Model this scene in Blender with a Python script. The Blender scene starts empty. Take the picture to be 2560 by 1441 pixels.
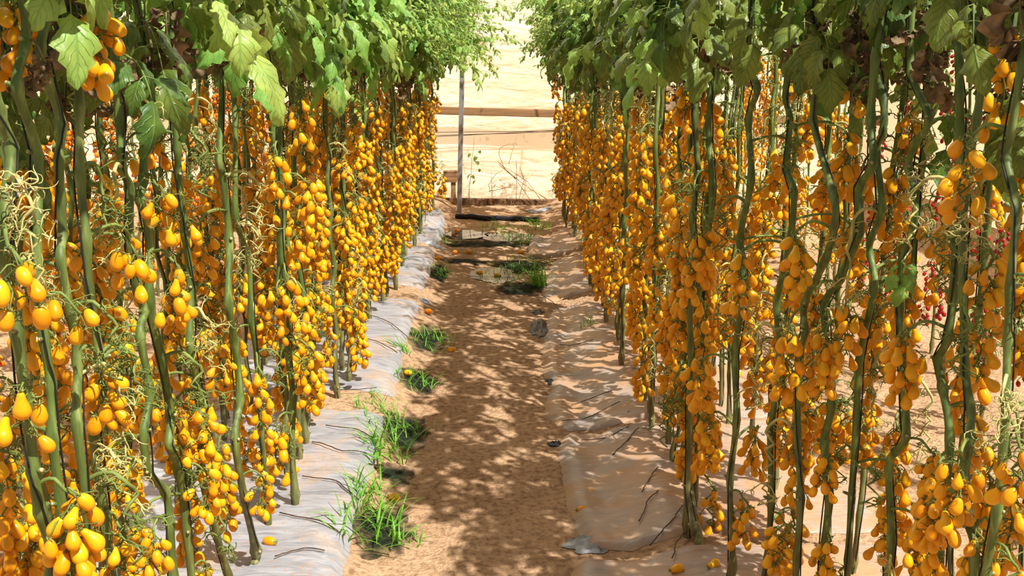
import bpy, math, random
from math import sin, cos, pi, radians, exp, sqrt, floor
from mathutils import Vector, Matrix, noise, Euler

random.seed(7)
scene = bpy.context.scene
COL = scene.collection
R = random.Random(11)

# ------------------------------------------------------------------ camera
HCAM, F, PITCH, YAW = 1.75, 2700.0, radians(13.8), math.atan(31/2700)
cam_d = bpy.data.cameras.new('camera'); cam = bpy.data.objects.new('camera', cam_d)
COL.objects.link(cam); scene.camera = cam
cam_d.sensor_width = 36; cam_d.lens = 36*F/2560
cam.location = (0, 0, HCAM)
CROT = Euler((pi/2-PITCH, 0, -YAW), 'XYZ')
cam.rotation_euler = CROT
cam_d.clip_start = .05; cam_d.clip_end = 200
CM = CROT.to_matrix(); CO = Vector((0, 0, HCAM))

def ray(px, py):
    return (CM @ Vector(((px-1280)/F, -(py-720.5)/F, -1))).normalized()
def on_x(px, py, X):
    d = ray(px, py); return CO + d*(X/d.x)
def on_y(px, py, Y):
    d = ray(px, py); return CO + d*(Y/d.y)
def on_z(px, py, z=0.0):
    d = ray(px, py); return CO + d*((z-HCAM)/d.z)

def sm(a, b, x):
    t = max(0, min(1, (x-a)/(b-a))); return t*t*(3-2*t)

# ------------------------------------------------------------------ materials
def new_mat(name):
    m = bpy.data.materials.new(name); m.use_nodes = True
    nt = m.node_tree; nt.nodes.clear()
    out = nt.nodes.new('ShaderNodeOutputMaterial')
    return m, nt, out
def N(nt, t, **kw):
    n = nt.nodes.new('ShaderNode'+t)
    for k, v in kw.items():
        if k in n.inputs.keys(): n.inputs[k].default_value = v
        else: setattr(n, k, v)
    return n
def L(nt, a, b): nt.links.new(a, b)
def ramp(nt, fac, stops):
    n = nt.nodes.new('ShaderNodeValToRGB')
    el = n.color_ramp.elements
    while len(el) < len(stops): el.new(.5)
    for e, (p, c) in zip(el, stops):
        e.position = p; e.color = (c[0], c[1], c[2], 1)
    L(nt, fac, n.inputs['Fac']); return n
def srgb(r, g, b):
    f = lambda c: (c/255/12.92) if c/255 <= .04045 else ((c/255+.055)/1.055)**2.4
    return (f(r), f(g), f(b))
def mixc(nt, fac, a, b, mode='MIX'):
    n = nt.nodes.new('ShaderNodeMix'); n.data_type = 'RGBA'; n.blend_type = mode
    for i, v in ((0, fac), (6, a), (7, b)):
        if isinstance(v, (int, float)): n.inputs[i].default_value = v
        elif isinstance(v, tuple): n.inputs[i].default_value = (v[0], v[1], v[2], 1)
        else: L(nt, v, n.inputs[i])
    return n.outputs[2]
def bump(nt, h, strength=.3, dist=.01):
    b = N(nt, 'Bump'); b.inputs['Strength'].default_value = strength; b.inputs['Distance'].default_value = dist
    L(nt, h, b.inputs['Height']); return b.outputs['Normal']

def fruit_mat(name, cols, rough=.24):
    m, nt, out = new_mat(name)
    oi = N(nt, 'ObjectInfo'); tc = N(nt, 'TexCoord')
    rp = ramp(nt, oi.outputs['Random'], [(0, cols[0]), (.5, cols[1]), (1, cols[2])])
    nz = N(nt, 'TexNoise', Scale=45.0, Detail=2.0); L(nt, tc.outputs['Object'], nz.inputs['Vector'])
    c = mixc(nt, ramp(nt, nz.outputs['Fac'], [(.45, (0, 0, 0)), (.75, (.25, .25, .25))]).outputs[0], rp.outputs[0], cols[2])
    p = N(nt, 'BsdfPrincipled', Roughness=rough); p.inputs['Specular IOR Level'].default_value = .4
    L(nt, c, p.inputs['Base Color'])
    t = N(nt, 'BsdfTranslucent'); L(nt, c, t.inputs['Color'])
    mx = N(nt, 'MixShader'); mx.inputs[0].default_value = .12
    L(nt, p.outputs[0], mx.inputs[1]); L(nt, t.outputs[0], mx.inputs[2]); L(nt, mx.outputs[0], out.inputs[0])
    return m
M = {}
M['yellow'] = fruit_mat('yellow_tomato_skin', [(.80, .30, .003), (.87, .38, .005), (.89, .45, .008)])
M['orange'] = fruit_mat('orange_tomato_skin', [(.80, .155, .004), (.86, .20, .005), (.9, .25, .006)])
M['red'] = fruit_mat('red_tomato_skin', [(.30, .006, .008), (.38, .010, .010), (.46, .016, .012)])

def simple(name, col, rough=.7, nscale=30, var=.35, bmp=0.0, col2=None, trans=0.0, metallic=0.0, spec=.4, coord='Object'):
    m, nt, out = new_mat(name)
    tc = N(nt, 'TexCoord'); nz = N(nt, 'TexNoise', Scale=float(nscale), Detail=5.0)
    L(nt, tc.outputs[coord], nz.inputs['Vector'])
    c2 = col2 or tuple(v*(1-var) for v in col)
    rp = ramp(nt, nz.outputs['Fac'], [(.35, c2), (.65, col)])
    p = N(nt, 'BsdfPrincipled', Roughness=rough, Metallic=metallic); p.inputs['Specular IOR Level'].default_value = spec
    L(nt, rp.outputs[0], p.inputs['Base Color'])
    if bmp: L(nt, bump(nt, nz.outputs['Fac'], bmp, .005), p.inputs['Normal'])
    if trans:
        t = N(nt, 'BsdfTranslucent'); L(nt, rp.outputs[0], t.inputs['Color'])
        mx = N(nt, 'MixShader'); mx.inputs[0].default_value = trans
        L(nt, p.outputs[0], mx.inputs[1]); L(nt, t.outputs[0], mx.inputs[2]); L(nt, mx.outputs[0], out.inputs[0])
    else: L(nt, p.outputs[0], out.inputs[0])
    return m

M['calyx'] = simple('dry_calyx', srgb(188, 178, 105), .7, 60, col2=srgb(120, 135, 60), trans=.25)
M['stalk'] = simple('truss_stalk', srgb(120, 135, 62), .6, 25, col2=srgb(85, 100, 42))
M['dryst'] = simple('dry_tendril', srgb(205, 190, 125), .7, 25, col2=srgb(150, 150, 85))
M['scar'] = simple('leaf_scar', srgb(190, 178, 140), .8, 80, col2=srgb(140, 120, 80))
M['twine'] = simple('black_twine', (.012, .012, .012), .6, 200)
M['dried'] = simple('dried_leaf', srgb(152, 126, 92), .9, 26, col2=srgb(82, 66, 46), trans=.06, bmp=.5)

def stem_mat():
    m, nt, out = new_mat('vine_stem')
    tc = N(nt, 'TexCoord'); oi = N(nt, 'ObjectInfo')
    sep = N(nt, 'SeparateXYZ'); L(nt, tc.outputs['Object'], sep.inputs[0])
    mp = N(nt, 'Mapping'); mp.inputs['Scale'].default_value = (60, 60, 9); L(nt, tc.outputs['Object'], mp.inputs[0])
    nz = N(nt, 'TexNoise', Scale=1.0, Detail=5.0); L(nt, mp.outputs[0], nz.inputs['Vector'])
    g = ramp(nt, nz.outputs['Fac'], [(.3, srgb(62, 80, 30)), (.55, srgb(92, 112, 46)), (.75, srgb(140, 152, 84))])
    o = ramp(nt, nz.outputs['Fac'], [(.3, srgb(72, 66, 38)), (.6, srgb(118, 116, 68)), (.8, srgb(180, 170, 128))])
    h = N(nt, 'MapRange'); h.inputs[1].default_value = .05; h.inputs[2].default_value = .65; L(nt, sep.outputs[2], h.inputs[0])
    ad = N(nt, 'Math', operation='ADD'); L(nt, h.outputs[0], ad.inputs[0])
    sc = N(nt, 'Math', operation='MULTIPLY_ADD'); L(nt, oi.outputs['Random'], sc.inputs[0]); sc.inputs[1].default_value = .5; sc.inputs[2].default_value = -.25
    L(nt, sc.outputs[0], ad.inputs[1]); ad.use_clamp = True
    c = mixc(nt, ad.outputs[0], o.outputs[0], g.outputs[0])
    p = N(nt, 'BsdfPrincipled', Roughness=.55); L(nt, c, p.inputs['Base Color'])
    L(nt, bump(nt, nz.outputs['Fac'], .35, .004), p.inputs['Normal'])
    L(nt, p.outputs[0], out.inputs[0]); return m
M['stem'] = stem_mat()

def leaf_mat(name, dark, light, yel, yamt=.35, trans=.38):
    m, nt, out = new_mat(name)
    uv = N(nt, 'UVMap'); tc = N(nt, 'TexCoord'); oi = N(nt, 'ObjectInfo')
    sep = N(nt, 'SeparateXYZ'); L(nt, uv.outputs[0], sep.inputs[0])
    a = N(nt, 'Math', operation='SUBTRACT'); L(nt, sep.outputs[0], a.inputs[0]); a.inputs[1].default_value = .5
    ab = N(nt, 'Math', operation='ABSOLUTE'); L(nt, a.outputs[0], ab.inputs[0])
    v = N(nt, 'Math', operation='MULTIPLY_ADD'); L(nt, ab.outputs[0], v.inputs[0]); v.inputs[1].default_value = -.55
    nd = N(nt, 'TexNoise', Scale=40.0, Detail=2.0); L(nt, tc.outputs['Object'], nd.inputs['Vector'])
    vd = N(nt, 'Math', operation='MULTIPLY_ADD'); L(nt, nd.outputs['Fac'], vd.inputs[0]); vd.inputs[1].default_value = .16; L(nt, sep.outputs[1], vd.inputs[2]); L(nt, vd.outputs[0], v.inputs[2])
    w = N(nt, 'Math', operation='MULTIPLY'); L(nt, v.outputs[0], w.inputs[0]); w.inputs[1].default_value = 7.0
    fr = N(nt, 'Math', operation='PINGPONG'); L(nt, w.outputs[0], fr.inputs[0]); fr.inputs[1].default_value = .5
    side = ramp(nt, fr.outputs[0], [(0, (1, 1, 1)), (.10, (0, 0, 0))])
    mid = ramp(nt, ab.outputs[0], [(0, (1, 1, 1)), (.05, (0, 0, 0))])
    veins = N(nt, 'Math', operation='MAXIMUM'); L(nt, side.outputs[0], veins.inputs[0]); L(nt, mid.outputs[0], veins.inputs[1])
    nz = N(nt, 'TexNoise', Scale=22.0, Detail=4.0); L(nt, tc.outputs['Object'], nz.inputs['Vector'])
    base = ramp(nt, nz.outputs['Fac'], [(.35, dark), (.65, light)])
    nz2 = N(nt, 'TexNoise', Scale=9.0, Detail=3.0); L(nt, tc.outputs['Object'], nz2.inputs['Vector'])
    sub = N(nt, 'Math', operation='MULTIPLY_ADD'); L(nt, oi.outputs['Random'], sub.inputs[0]); sub.inputs[1].default_value = .5; L(nt, nz2.outputs['Fac'], sub.inputs[2])
    yf = ramp(nt, sub.outputs[0], [(.52, (0, 0, 0)), (.95, (yamt*2, yamt*2, yamt*2))])
    iv = N(nt, 'Math', operation='MULTIPLY_ADD'); L(nt, veins.outputs[0], iv.inputs[0]); iv.inputs[1].default_value = -.85; iv.inputs[2].default_value = 1.0
    ym = N(nt, 'Math', operation='MULTIPLY'); L(nt, yf.outputs[0], ym.inputs[0]); L(nt, iv.outputs[0], ym.inputs[1])
    c = mixc(nt, ym.outputs[0], base.outputs[0], yel)
    vm = N(nt, 'Math', operation='MULTIPLY'); L(nt, mid.outputs[0], vm.inputs[0]); vm.inputs[1].default_value = .3
    c = mixc(nt, vm.outputs[0], c, srgb(165, 185, 100))
    p = N(nt, 'BsdfPrincipled', Roughness=.42); p.inputs['Specular IOR Level'].default_value = .45
    L(nt, c, p.inputs['Base Color'])
    hh = N(nt, 'Math', operation='MULTIPLY_ADD'); L(nt, veins.outputs[0], hh.inputs[0]); hh.inputs[1].default_value = -.5; L(nt, nz.outputs['Fac'], hh.inputs[2])
    L(nt, bump(nt, hh.outputs[0], .5, .006), p.inputs['Normal'])
    t = N(nt, 'BsdfTranslucent'); L(nt, c, t.inputs['Color'])
    mx = N(nt, 'MixShader'); mx.inputs[0].default_value = trans
    L(nt, p.outputs[0], mx.inputs[1]); L(nt, t.outputs[0], mx.inputs[2]); L(nt, mx.outputs[0], out.inputs[0])
    return m
M['leaf'] = leaf_mat('tomato_leaf', srgb(58, 92, 32), srgb(92, 126, 48), srgb(160, 162, 70), .26, .32)
M['leafb'] = leaf_mat('fresh_leaf', srgb(104, 154, 58), srgb(146, 194, 92), srgb(198, 204, 104), .32, .38)
M['grass'] = simple('grass_blade', srgb(130, 190, 60), .5, 12, col2=srgb(88, 145, 42), trans=.4)
M['weed'] = leaf_mat('weed_leaf', srgb(110, 130, 50), srgb(135, 150, 70), srgb(150, 150, 80), .2)

def ground_mat():
    m, nt, out = new_mat('sandy_soil')
    tc = N(nt, 'TexCoord')
    n1 = N(nt, 'TexNoise', Scale=2.2, Detail=6.0); n2 = N(nt, 'TexNoise', Scale=38.0, Detail=8.0, Roughness=.65)
    n3 = N(nt, 'TexVoronoi', Scale=70.0)
    for n in (n1, n2, n3): L(nt, tc.outputs['Object'], n.inputs['Vector'])
    c1 = ramp(nt, n1.outputs['Fac'], [(.3, srgb(154, 120, 90)), (.7, srgb(196, 162, 128))])
    c2 = ramp(nt, n2.outputs['Fac'], [(.38, srgb(104, 74, 50)), (.5, srgb(188, 152, 116)), (.7, srgb(216, 182, 146))])
    c = mixc(nt, .5, c1.outputs[0], c2.outputs[0])
    p = N(nt, 'BsdfPrincipled', Roughness=.95); p.inputs['Specular IOR Level'].default_value = .15
    L(nt, c, p.inputs['Base Color'])
    ad = N(nt, 'Math', operation='MULTIPLY_ADD'); L(nt, n3.outputs['Distance'], ad.inputs[0]); ad.inputs[1].default_value = .4; L(nt, n2.outputs['Fac'], ad.inputs[2])
    L(nt, bump(nt, ad.outputs[0], .9, .02), p.inputs['Normal'])
    L(nt, p.outputs[0], out.inputs[0]); return m
M['soil'] = ground_mat()

def film_mat(name, grey, sand, sandamt):
    m, nt, out = new_mat(name)
    tc = N(nt, 'TexCoord')
    n1 = N(nt, 'TexNoise', Scale=5.0, Detail=6.0, Distortion=.6); L(nt, tc.outputs['Object'], n1.inputs['Vector'])
    mp = N(nt, 'Mapping'); mp.inputs['Scale'].default_value = (5, 22, 5); L(nt, tc.outputs['Object'], mp.inputs[0])
    n2 = N(nt, 'TexNoise', Scale=1.6, Detail=4.0, Distortion=.8); L(nt, mp.outputs[0], n2.inputs['Vector'])
    n3 = N(nt, 'TexNoise', Scale=60.0, Detail=6.0); L(nt, tc.outputs['Object'], n3.inputs['Vector'])
    s = ramp(nt, n1.outputs['Fac'], [(.5-sandamt, (0, 0, 0)), (.78-sandamt, (1, 1, 1))])
    g = ramp(nt, n2.outputs['Fac'], [(.3, tuple(v*.6 for v in grey)), (.6, grey)])
    c = mixc(nt, s.outputs[0], g.outputs[0], sand)
    dk = ramp(nt, n3.outputs['Fac'], [(.58, (0, 0, 0)), (.70, (.75, .75, .75))])
    c = mixc(nt, dk.outputs[0], c, srgb(165, 120, 82))
    p = N(nt, 'BsdfPrincipled', Roughness=.42); p.inputs['Specular IOR Level'].default_value = .4
    L(nt, c, p.inputs['Base Color'])
    L(nt, bump(nt, n2.outputs['Fac'], .5, .012), p.inputs['Normal'])
    L(nt, p.outputs[0], out.inputs[0]); return m
M['filmL'] = film_mat('silver_mulch_film', srgb(152, 152, 156), srgb(182, 154, 126), .0)
M['filmR'] = film_mat('dusty_mulch_film', srgb(158, 150, 144), srgb(170, 132, 96), .19)
M['black'] = simple('black_plastic', (.022, .022, .026), .42, 15, col2=(.008, .008, .010), spec=.3)
M['greyp'] = simple('grey_plastic', srgb(150, 152, 158), .45, 15, col2=srgb(92, 92, 96))
M['drip'] = simple('drip_line', srgb(92, 68, 50), .6, 40, col2=srgb(50, 38, 30))
M['wood'] = None
def wood_mat(name, a, b):
    m, nt, out = new_mat(name); tc = N(nt, 'TexCoord')
    mp = N(nt, 'Mapping'); mp.inputs['Scale'].default_value = (1.2, 30, 30); L(nt, tc.outputs['Object'], mp.inputs[0])
    nz = N(nt, 'TexNoise', Scale=2.0, Detail=6.0, Distortion=.5); L(nt, mp.outputs[0], nz.inputs['Vector'])
    rp = ramp(nt, nz.outputs['Fac'], [(.3, a), (.7, b)])
    p = N(nt, 'BsdfPrincipled', Roughness=.8); L(nt, rp.outputs[0], p.inputs['Base Color'])
    L(nt, bump(nt, nz.outputs['Fac'], .4, .006), p.inputs['Normal']); L(nt, p.outputs[0], out.inputs[0]); return m
M['wood'] = wood_mat('weathered_timber', srgb(112, 82, 52), srgb(162, 124, 84))
M['woodd'] = wood_mat('dark_timber', srgb(80, 56, 38), srgb(120, 88, 58))
M['steel'] = simple('galvanised_steel', srgb(176, 176, 178), .42, 9, col2=srgb(140, 138, 138), metallic=.55)
M['algae'] = simple('wet_algae', srgb(52, 58, 38), .55, 30, col2=srgb(26, 32, 24), bmp=.5)
def algae_mat():
    m, nt, out = new_mat('wet_algae'); tc = N(nt, 'TexCoord'); uv = N(nt, 'UVMap')
    sep = N(nt, 'SeparateXYZ'); L(nt, uv.outputs[0], sep.inputs[0])
    n1 = N(nt, 'TexNoise', Scale=16.0, Detail=6.0); L(nt, tc.outputs['Object'], n1.inputs['Vector'])
    n2 = N(nt, 'TexNoise', Scale=55.0, Detail=4.0); L(nt, tc.outputs['Object'], n2.inputs['Vector'])
    c = ramp(nt, n2.outputs['Fac'], [(.3, srgb(20, 25, 19)), (.6, srgb(40, 46, 32)), (.8, srgb(72, 70, 44))])
    a = N(nt, 'Math', operation='MULTIPLY_ADD'); L(nt, n1.outputs['Fac'], a.inputs[0]); a.inputs[1].default_value = 1.5; a.inputs[2].default_value = .40
    b = N(nt, 'Math', operation='SUBTRACT'); L(nt, a.outputs[0], b.inputs[0]); L(nt, sep.outputs[0], b.inputs[1])
    al = N(nt, 'MapRange'); L(nt, b.outputs[0], al.inputs[0]); al.inputs[1].default_value = .05; al.inputs[2].default_value = .75
    p = N(nt, 'BsdfPrincipled', Roughness=.85); p.inputs['Specular IOR Level'].default_value = .08; L(nt, c.outputs[0], p.inputs['Base Color']); L(nt, bump(nt, n2.outputs['Fac'], .6, .01), p.inputs['Normal'])
    t = N(nt, 'BsdfTransparent'); mx = N(nt, 'MixShader'); L(nt, al.outputs[0], mx.inputs[0]); L(nt, t.outputs[0], mx.inputs[1]); L(nt, p.outputs[0], mx.inputs[2]); L(nt, mx.outputs[0], out.inputs[0])
    return m
M['algae'] = algae_mat()
M['straw'] = simple('dry_straw', srgb(178, 138, 92), .8, 20, col2=srgb(140, 100, 62))
def water_mat():
    m, nt, out = new_mat('puddle_water')
    p = N(nt, 'BsdfPrincipled', Roughness=.03); p.inputs['Base Color'].default_value = (.05, .04, .03, 1)
    p.inputs['IOR'].default_value = 1.36; p.inputs['Specular IOR Level'].default_value = .9
    L(nt, p.outputs[0], out.inputs[0]); return m
M['water'] = water_mat()
def sheet_mat(name, a, b, c, trans):
    m, nt, out = new_mat(name); tc = N(nt, 'TexCoord')
    n1 = N(nt, 'TexNoise', Scale=.9, Detail=5.0, Distortion=.8); L(nt, tc.outputs['Object'], n1.inputs['Vector'])
    n2 = N(nt, 'TexNoise', Scale=14.0, Detail=8.0); L(nt, tc.outputs['Object'], n2.inputs['Vector'])
    sep = N(nt, 'SeparateXYZ'); L(nt, tc.outputs['Object'], sep.inputs[0])
    rp = ramp(nt, n1.outputs['Fac'], [(.35, a), (.62, b)])
    st = ramp(nt, n2.outputs['Fac'], [(.62, (0, 0, 0)), (.8, (.6, .6, .6))])
    mr = N(nt, 'MapRange'); mr.inputs[1].default_value = 1.35; mr.inputs[2].default_value = .9; L(nt, sep.outputs[2], mr.inputs[0])
    f = N(nt, 'Math', operation='MULTIPLY'); L(nt, st.outputs[0], f.inputs[0]); L(nt, mr.outputs[0], f.inputs[1])
    col = mixc(nt, f.outputs[0], rp.outputs[0], c)
    p = N(nt, 'BsdfPrincipled', Roughness=.5); L(nt, col, p.inputs['Base Color'])
    mp = N(nt, 'Mapping'); mp.inputs['Scale'].default_value = (2, 2, 7); L(nt, tc.outputs['Object'], mp.inputs[0])
    n3 = N(nt, 'TexNoise', Scale=1.3, Detail=4.0, Distortion=.6); L(nt, mp.outputs[0], n3.inputs['Vector'])
    L(nt, bump(nt, n3.outputs['Fac'], .8, .06), p.inputs['Normal'])
    t = N(nt, 'BsdfTranslucent'); L(nt, col, t.inputs['Color'])
    mx = N(nt, 'MixShader'); mx.inputs[0].default_value = trans
    L(nt, p.outputs[0], mx.inputs[1]); L(nt, t.outputs[0], mx.inputs[2]); L(nt, mx.outputs[0], out.inputs[0]); return m
M['sheet'] = sheet_mat('greenhouse_film', (.96, .77, .54), (.98, .84, .63), srgb(190, 145, 105), .5)
M['sheetw'] = sheet_mat('white_film', (.97, .95, .93), (.98, .97, .95), (.95, .93, .9), .5)

# ------------------------------------------------------------------ mesh builder
class MB:
    def __init__(s): s.v = []; s.f = []; s.m = []; s.uv = {}
    def grid(s, rows, mat=0, close=False, uvs=None):
        b = len(s.v); nr = len(rows); nc = len(rows[0])
        for r in rows: s.v.extend(tuple(p) for p in r)
        if uvs:
            k = b
            for r in uvs:
                for q in r: s.uv[k] = q; k += 1
        for i in range(nr-1):
            for j in range(nc if close else nc-1):
                j2 = (j+1) % nc
                s.f.append((b+i*nc+j, b+i*nc+j2, b+(i+1)*nc+j2, b+(i+1)*nc+j)); s.m.append(mat)
        return b
    def tube(s, pts, rad, sides=6, mat=0, cap=True):
        pts = [Vector(p) for p in pts]; n = len(pts)
        if not isinstance(rad, (list, tuple)): rad = [rad]*n
        rows = []; u = None
        for i, p in enumerate(pts):
            t = (pts[min(i+1, n-1)]-pts[max(i-1, 0)])
            t = t.normalized() if t.length > 1e-9 else Vector((0, 0, 1))
            if u is None:
                u = t.orthogonal().normalized()
            else:
                u = u - t*u.dot(t)
                u = u.normalized() if u.length > 1e-6 else t.orthogonal().normalized()
            w = t.cross(u)
            rows.append([p + (u*cos(2*pi*k/sides)+w*sin(2*pi*k/sides))*rad[i] for k in range(sides)])
        b = s.grid(rows, mat, True)
        if cap and sides > 2:
            s.f.append(tuple(b+k for k in range(sides))[::-1]); s.m.append(mat)
            e = b+(n-1)*sides
            s.f.append(tuple(e+k for k in range(sides))); s.m.append(mat)
    def box(s, c, d, rot=None, mat=0, bev=.0):
        c = Vector(c); hx, hy, hz = d[0]/2, d[1]/2, d[2]/2
        # chamfered box made of stacked rings
        b = bev or min(d)*.08
        def ring(z, i):
            q = [(hx-i, hy-b-i if 0 else hy-i)]
            a = [(-hx+i+b, -hy+i), (hx-i-b, -hy+i), (hx-i, -hy+i+b), (hx-i, hy-i-b), (hx-i-b, hy-i), (-hx+i+b, hy-i), (-hx+i, hy-i-b), (-hx+i, -hy+i+b)]
            return [Vector((x, y, z)) for x, y in a]
        rows = [ring(-hz, b), ring(-hz+b, 0), ring(hz-b, 0), ring(hz, b)]
        if rot is not None: rows = [[rot @ p for p in r] for r in rows]
        rows = [[p+c for p in r] for r in rows]
        st = s.grid(rows, mat, True)
        s.f.append(tuple(range(st+7, st-1, -1))); s.m.append(mat)
        s.f.append(tuple(range(st+24, st+32))); s.m.append(mat)
    def mesh(s, name, mats, smooth=True):
        me = bpy.data.meshes.new(name); me.from_pydata(s.v, [], s.f)
        for m in mats: me.materials.append(m)
        me.polygons.foreach_set('material_index', s.m)
        if smooth: me.polygons.foreach_set('use_smooth', [True]*len(s.f))
        if s.uv:
            l = me.uv_layers.new(name='UVMap')
            co = []
            vi = [0]*len(me.loops); me.loops.foreach_get('vertex_index', vi)
            for k in vi: co.extend(s.uv.get(k, (.5, .5)))
            l.data.foreach_set('uv', co)
        me.update(); return me
    def build(s, name, mats, parent=None, smooth=True):
        return place(s.mesh(name, mats, smooth), name, parent)

def place(me, name, parent=None, mat4=None):
    o = bpy.data.objects.new(name, me); COL.objects.link(o)
    if parent: o.parent = parent
    if mat4 is not None: o.matrix_basis = mat4
    return o
def copy_to(src, parent, mat4):
    o = src.copy(); COL.objects.link(o); o.parent = parent; o.matrix_basis = mat4
    return o
def tag(o, label, cat, group=None, kind=None):
    o['label'] = label; o['category'] = cat
    if group: o['group'] = group
    if kind: o['kind'] = kind
    return o
def structure(o): o['kind'] = 'structure'; return o
def empty(name, loc):
    o = bpy.data.objects.new(name, None); COL.objects.link(o); o.location = loc; o.empty_display_size = .1; return o
def nz3(x, y, z=0): return noise.noise(Vector((x, y, z)))

# ------------------------------------------------------------------ ground
XL, XR = -.77, .66
PUDDLES = [(1155, 584, .36, .35), (1275, 590, .36, .30), (1235, 683, .28, .42)]
PUD = [(on_z(a, b, 0), w, h) for a, b, w, h in PUDDLES]
def gz(x, y):
    bed = .085*sm(.36, .62, abs(x))*(1-sm(1.35, 1.65, abs(x))) if x < 0 else .07*sm(.34, .66, x)*(1-sm(1.3, 1.6, x))
    far = .06*sm(2.0, 2.2, abs(x))
    h = bed + far
    h += .010*nz3(x*3.1, y*2.3, 1.7) + .006*nz3(x*9, y*9, 4.2)
    if abs(x) < .5: h += .005*abs(nz3(x*24, y*24, 8.1))+ .010*nz3(x*6, y*12, 3.3)*(1-sm(.3, .5, abs(x)))
    h += .015*sm(9.9, 10.35, y)
    for c, w, d in PUD:
        q = ((x-c.x)/(w*.62))**2+((y-c.y)/(d*.62))**2
        if q < 2.2: h += (-.020+.25*h-h)*(1-sm(.45, 2.2, q))
    return h
def ground():
    xs = []; x = -5.0
    x = -8.0
    while x < 8.001:
        xs.append(x); x += .017 if abs(x+.01) < .75 else (.05 if abs(x) < 1.8 else (.2 if abs(x) < 5 else 1.0))
    ys = []; y = -.5
    while y < 24:
        ys.append(y); y += .025 if 2.6 < y < 10.6 else (.1 if y < 12 else 1.0)
    mb = MB(); mb.grid([[Vector((x, y, gz(x, y))) for x in xs] for y in ys])
    o = mb.build('floor', [M['soil']]); structure(o)
    o['label'] = 'sandy brown soil path and beds'
ground()

# ------------------------------------------------------------------ tomatoes
def catm(pts, t):
    for i in range(len(pts)-1):
        if t <= pts[i+1][0]:
            p1, p2 = pts[i], pts[i+1]; p0 = pts[max(i-1, 0)]; p3 = pts[min(i+2, len(pts)-1)]
            u = (t-p1[0])/(p2[0]-p1[0])
            m1 = (p2[1]-p0[1])/max(p2[0]-p0[0], 1e-6)*(p2[0]-p1[0]); m2 = (p3[1]-p1[1])/max(p3[0]-p1[0], 1e-6)*(p2[0]-p1[0])
            return (2*u**3-3*u*u+1)*p1[1]+(u**3-2*u*u+u)*m1+(-2*u**3+3*u*u)*p2[1]+(u**3-u*u)*m2
    return pts[-1][1]
PEAR = [(0, 0), (.02, .26), (.10, .44), (.28, .58), (.48, .84), (.66, 1.0), (.83, .86), (.95, .46), (1, 0)]
PLUM = [(0, 0), (.02, .36), (.12, .68), (.30, .93), (.5, 1.0), (.7, .95), (.87, .68), (.96, .36), (1, 0)]
EGG = [(0, 0), (.02, .32), (.10, .55), (.28, .80), (.50, .97), (.66, 1.0), (.83, .82), (.95, .44), (1, 0)]
TS = [0, .02, .06, .12, .2, .3, .42, .54, .66, .77, .86, .93, .975, 1]
def tomato_mb(mb, prof, Ln, D, bend, rng, T=None, seg=12, calyx=True, ts=TS):
    T = T or Matrix.Identity(4)
    rows = []
    for t in ts:
        r = max(catm(prof, t)*D/2, .0002)
        off = bend*sin(pi*t)
        rows.append([T @ Vector((r*cos(2*pi*k/seg)+off, r*sin(2*pi*k/seg), -t*Ln)) for k in range(seg)])
    mb.grid(rows, 0, True)
    if calyx:
        for k in range(5):
            a = 2*pi*k/5+rng.uniform(-.3, .3); up = rng.uniform(.0, 1.0); ln = rng.uniform(.009, .016)
            d = Vector((cos(a), sin(a), 0)); sd = Vector((-sin(a), cos(a), 0))
            rr = []
            p = Vector((0, 0, .001)); ang = rng.uniform(-.2, .3)
            for i in range(4):
                w = (.0024, .0026, .0016, .0003)[i]
                rr.append([T @ (p-sd*w), T @ (p+sd*w)])
                p = p + (d*cos(ang)+Vector((0, 0, 1))*sin(ang))*ln/3; ang += up
            mb.grid(rr, 1)
        mb.tube([T @ Vector((0, 0, -.001)), T @ Vector((0, 0, .006))], .0016, 5, 2)
TV = []      # tomato prototypes (meshes)
rg = random.Random(3)
for prof, Ln, D in ((PEAR, .054, .033), (PEAR, .050, .031), (EGG, .049, .033), (EGG, .046, .031), (PLUM, .045, .030), (PLUM, .050, .033), (PEAR, .058, .034), (EGG, .052, .032)):
    mb = MB(); tomato_mb(mb, prof, Ln, D, rg.uniform(-.003, .003), rg)
    me = mb.mesh('tomato', [M['yellow'], M['calyx'], M['stalk']])
    TV.append((me, Ln, D))

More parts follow.
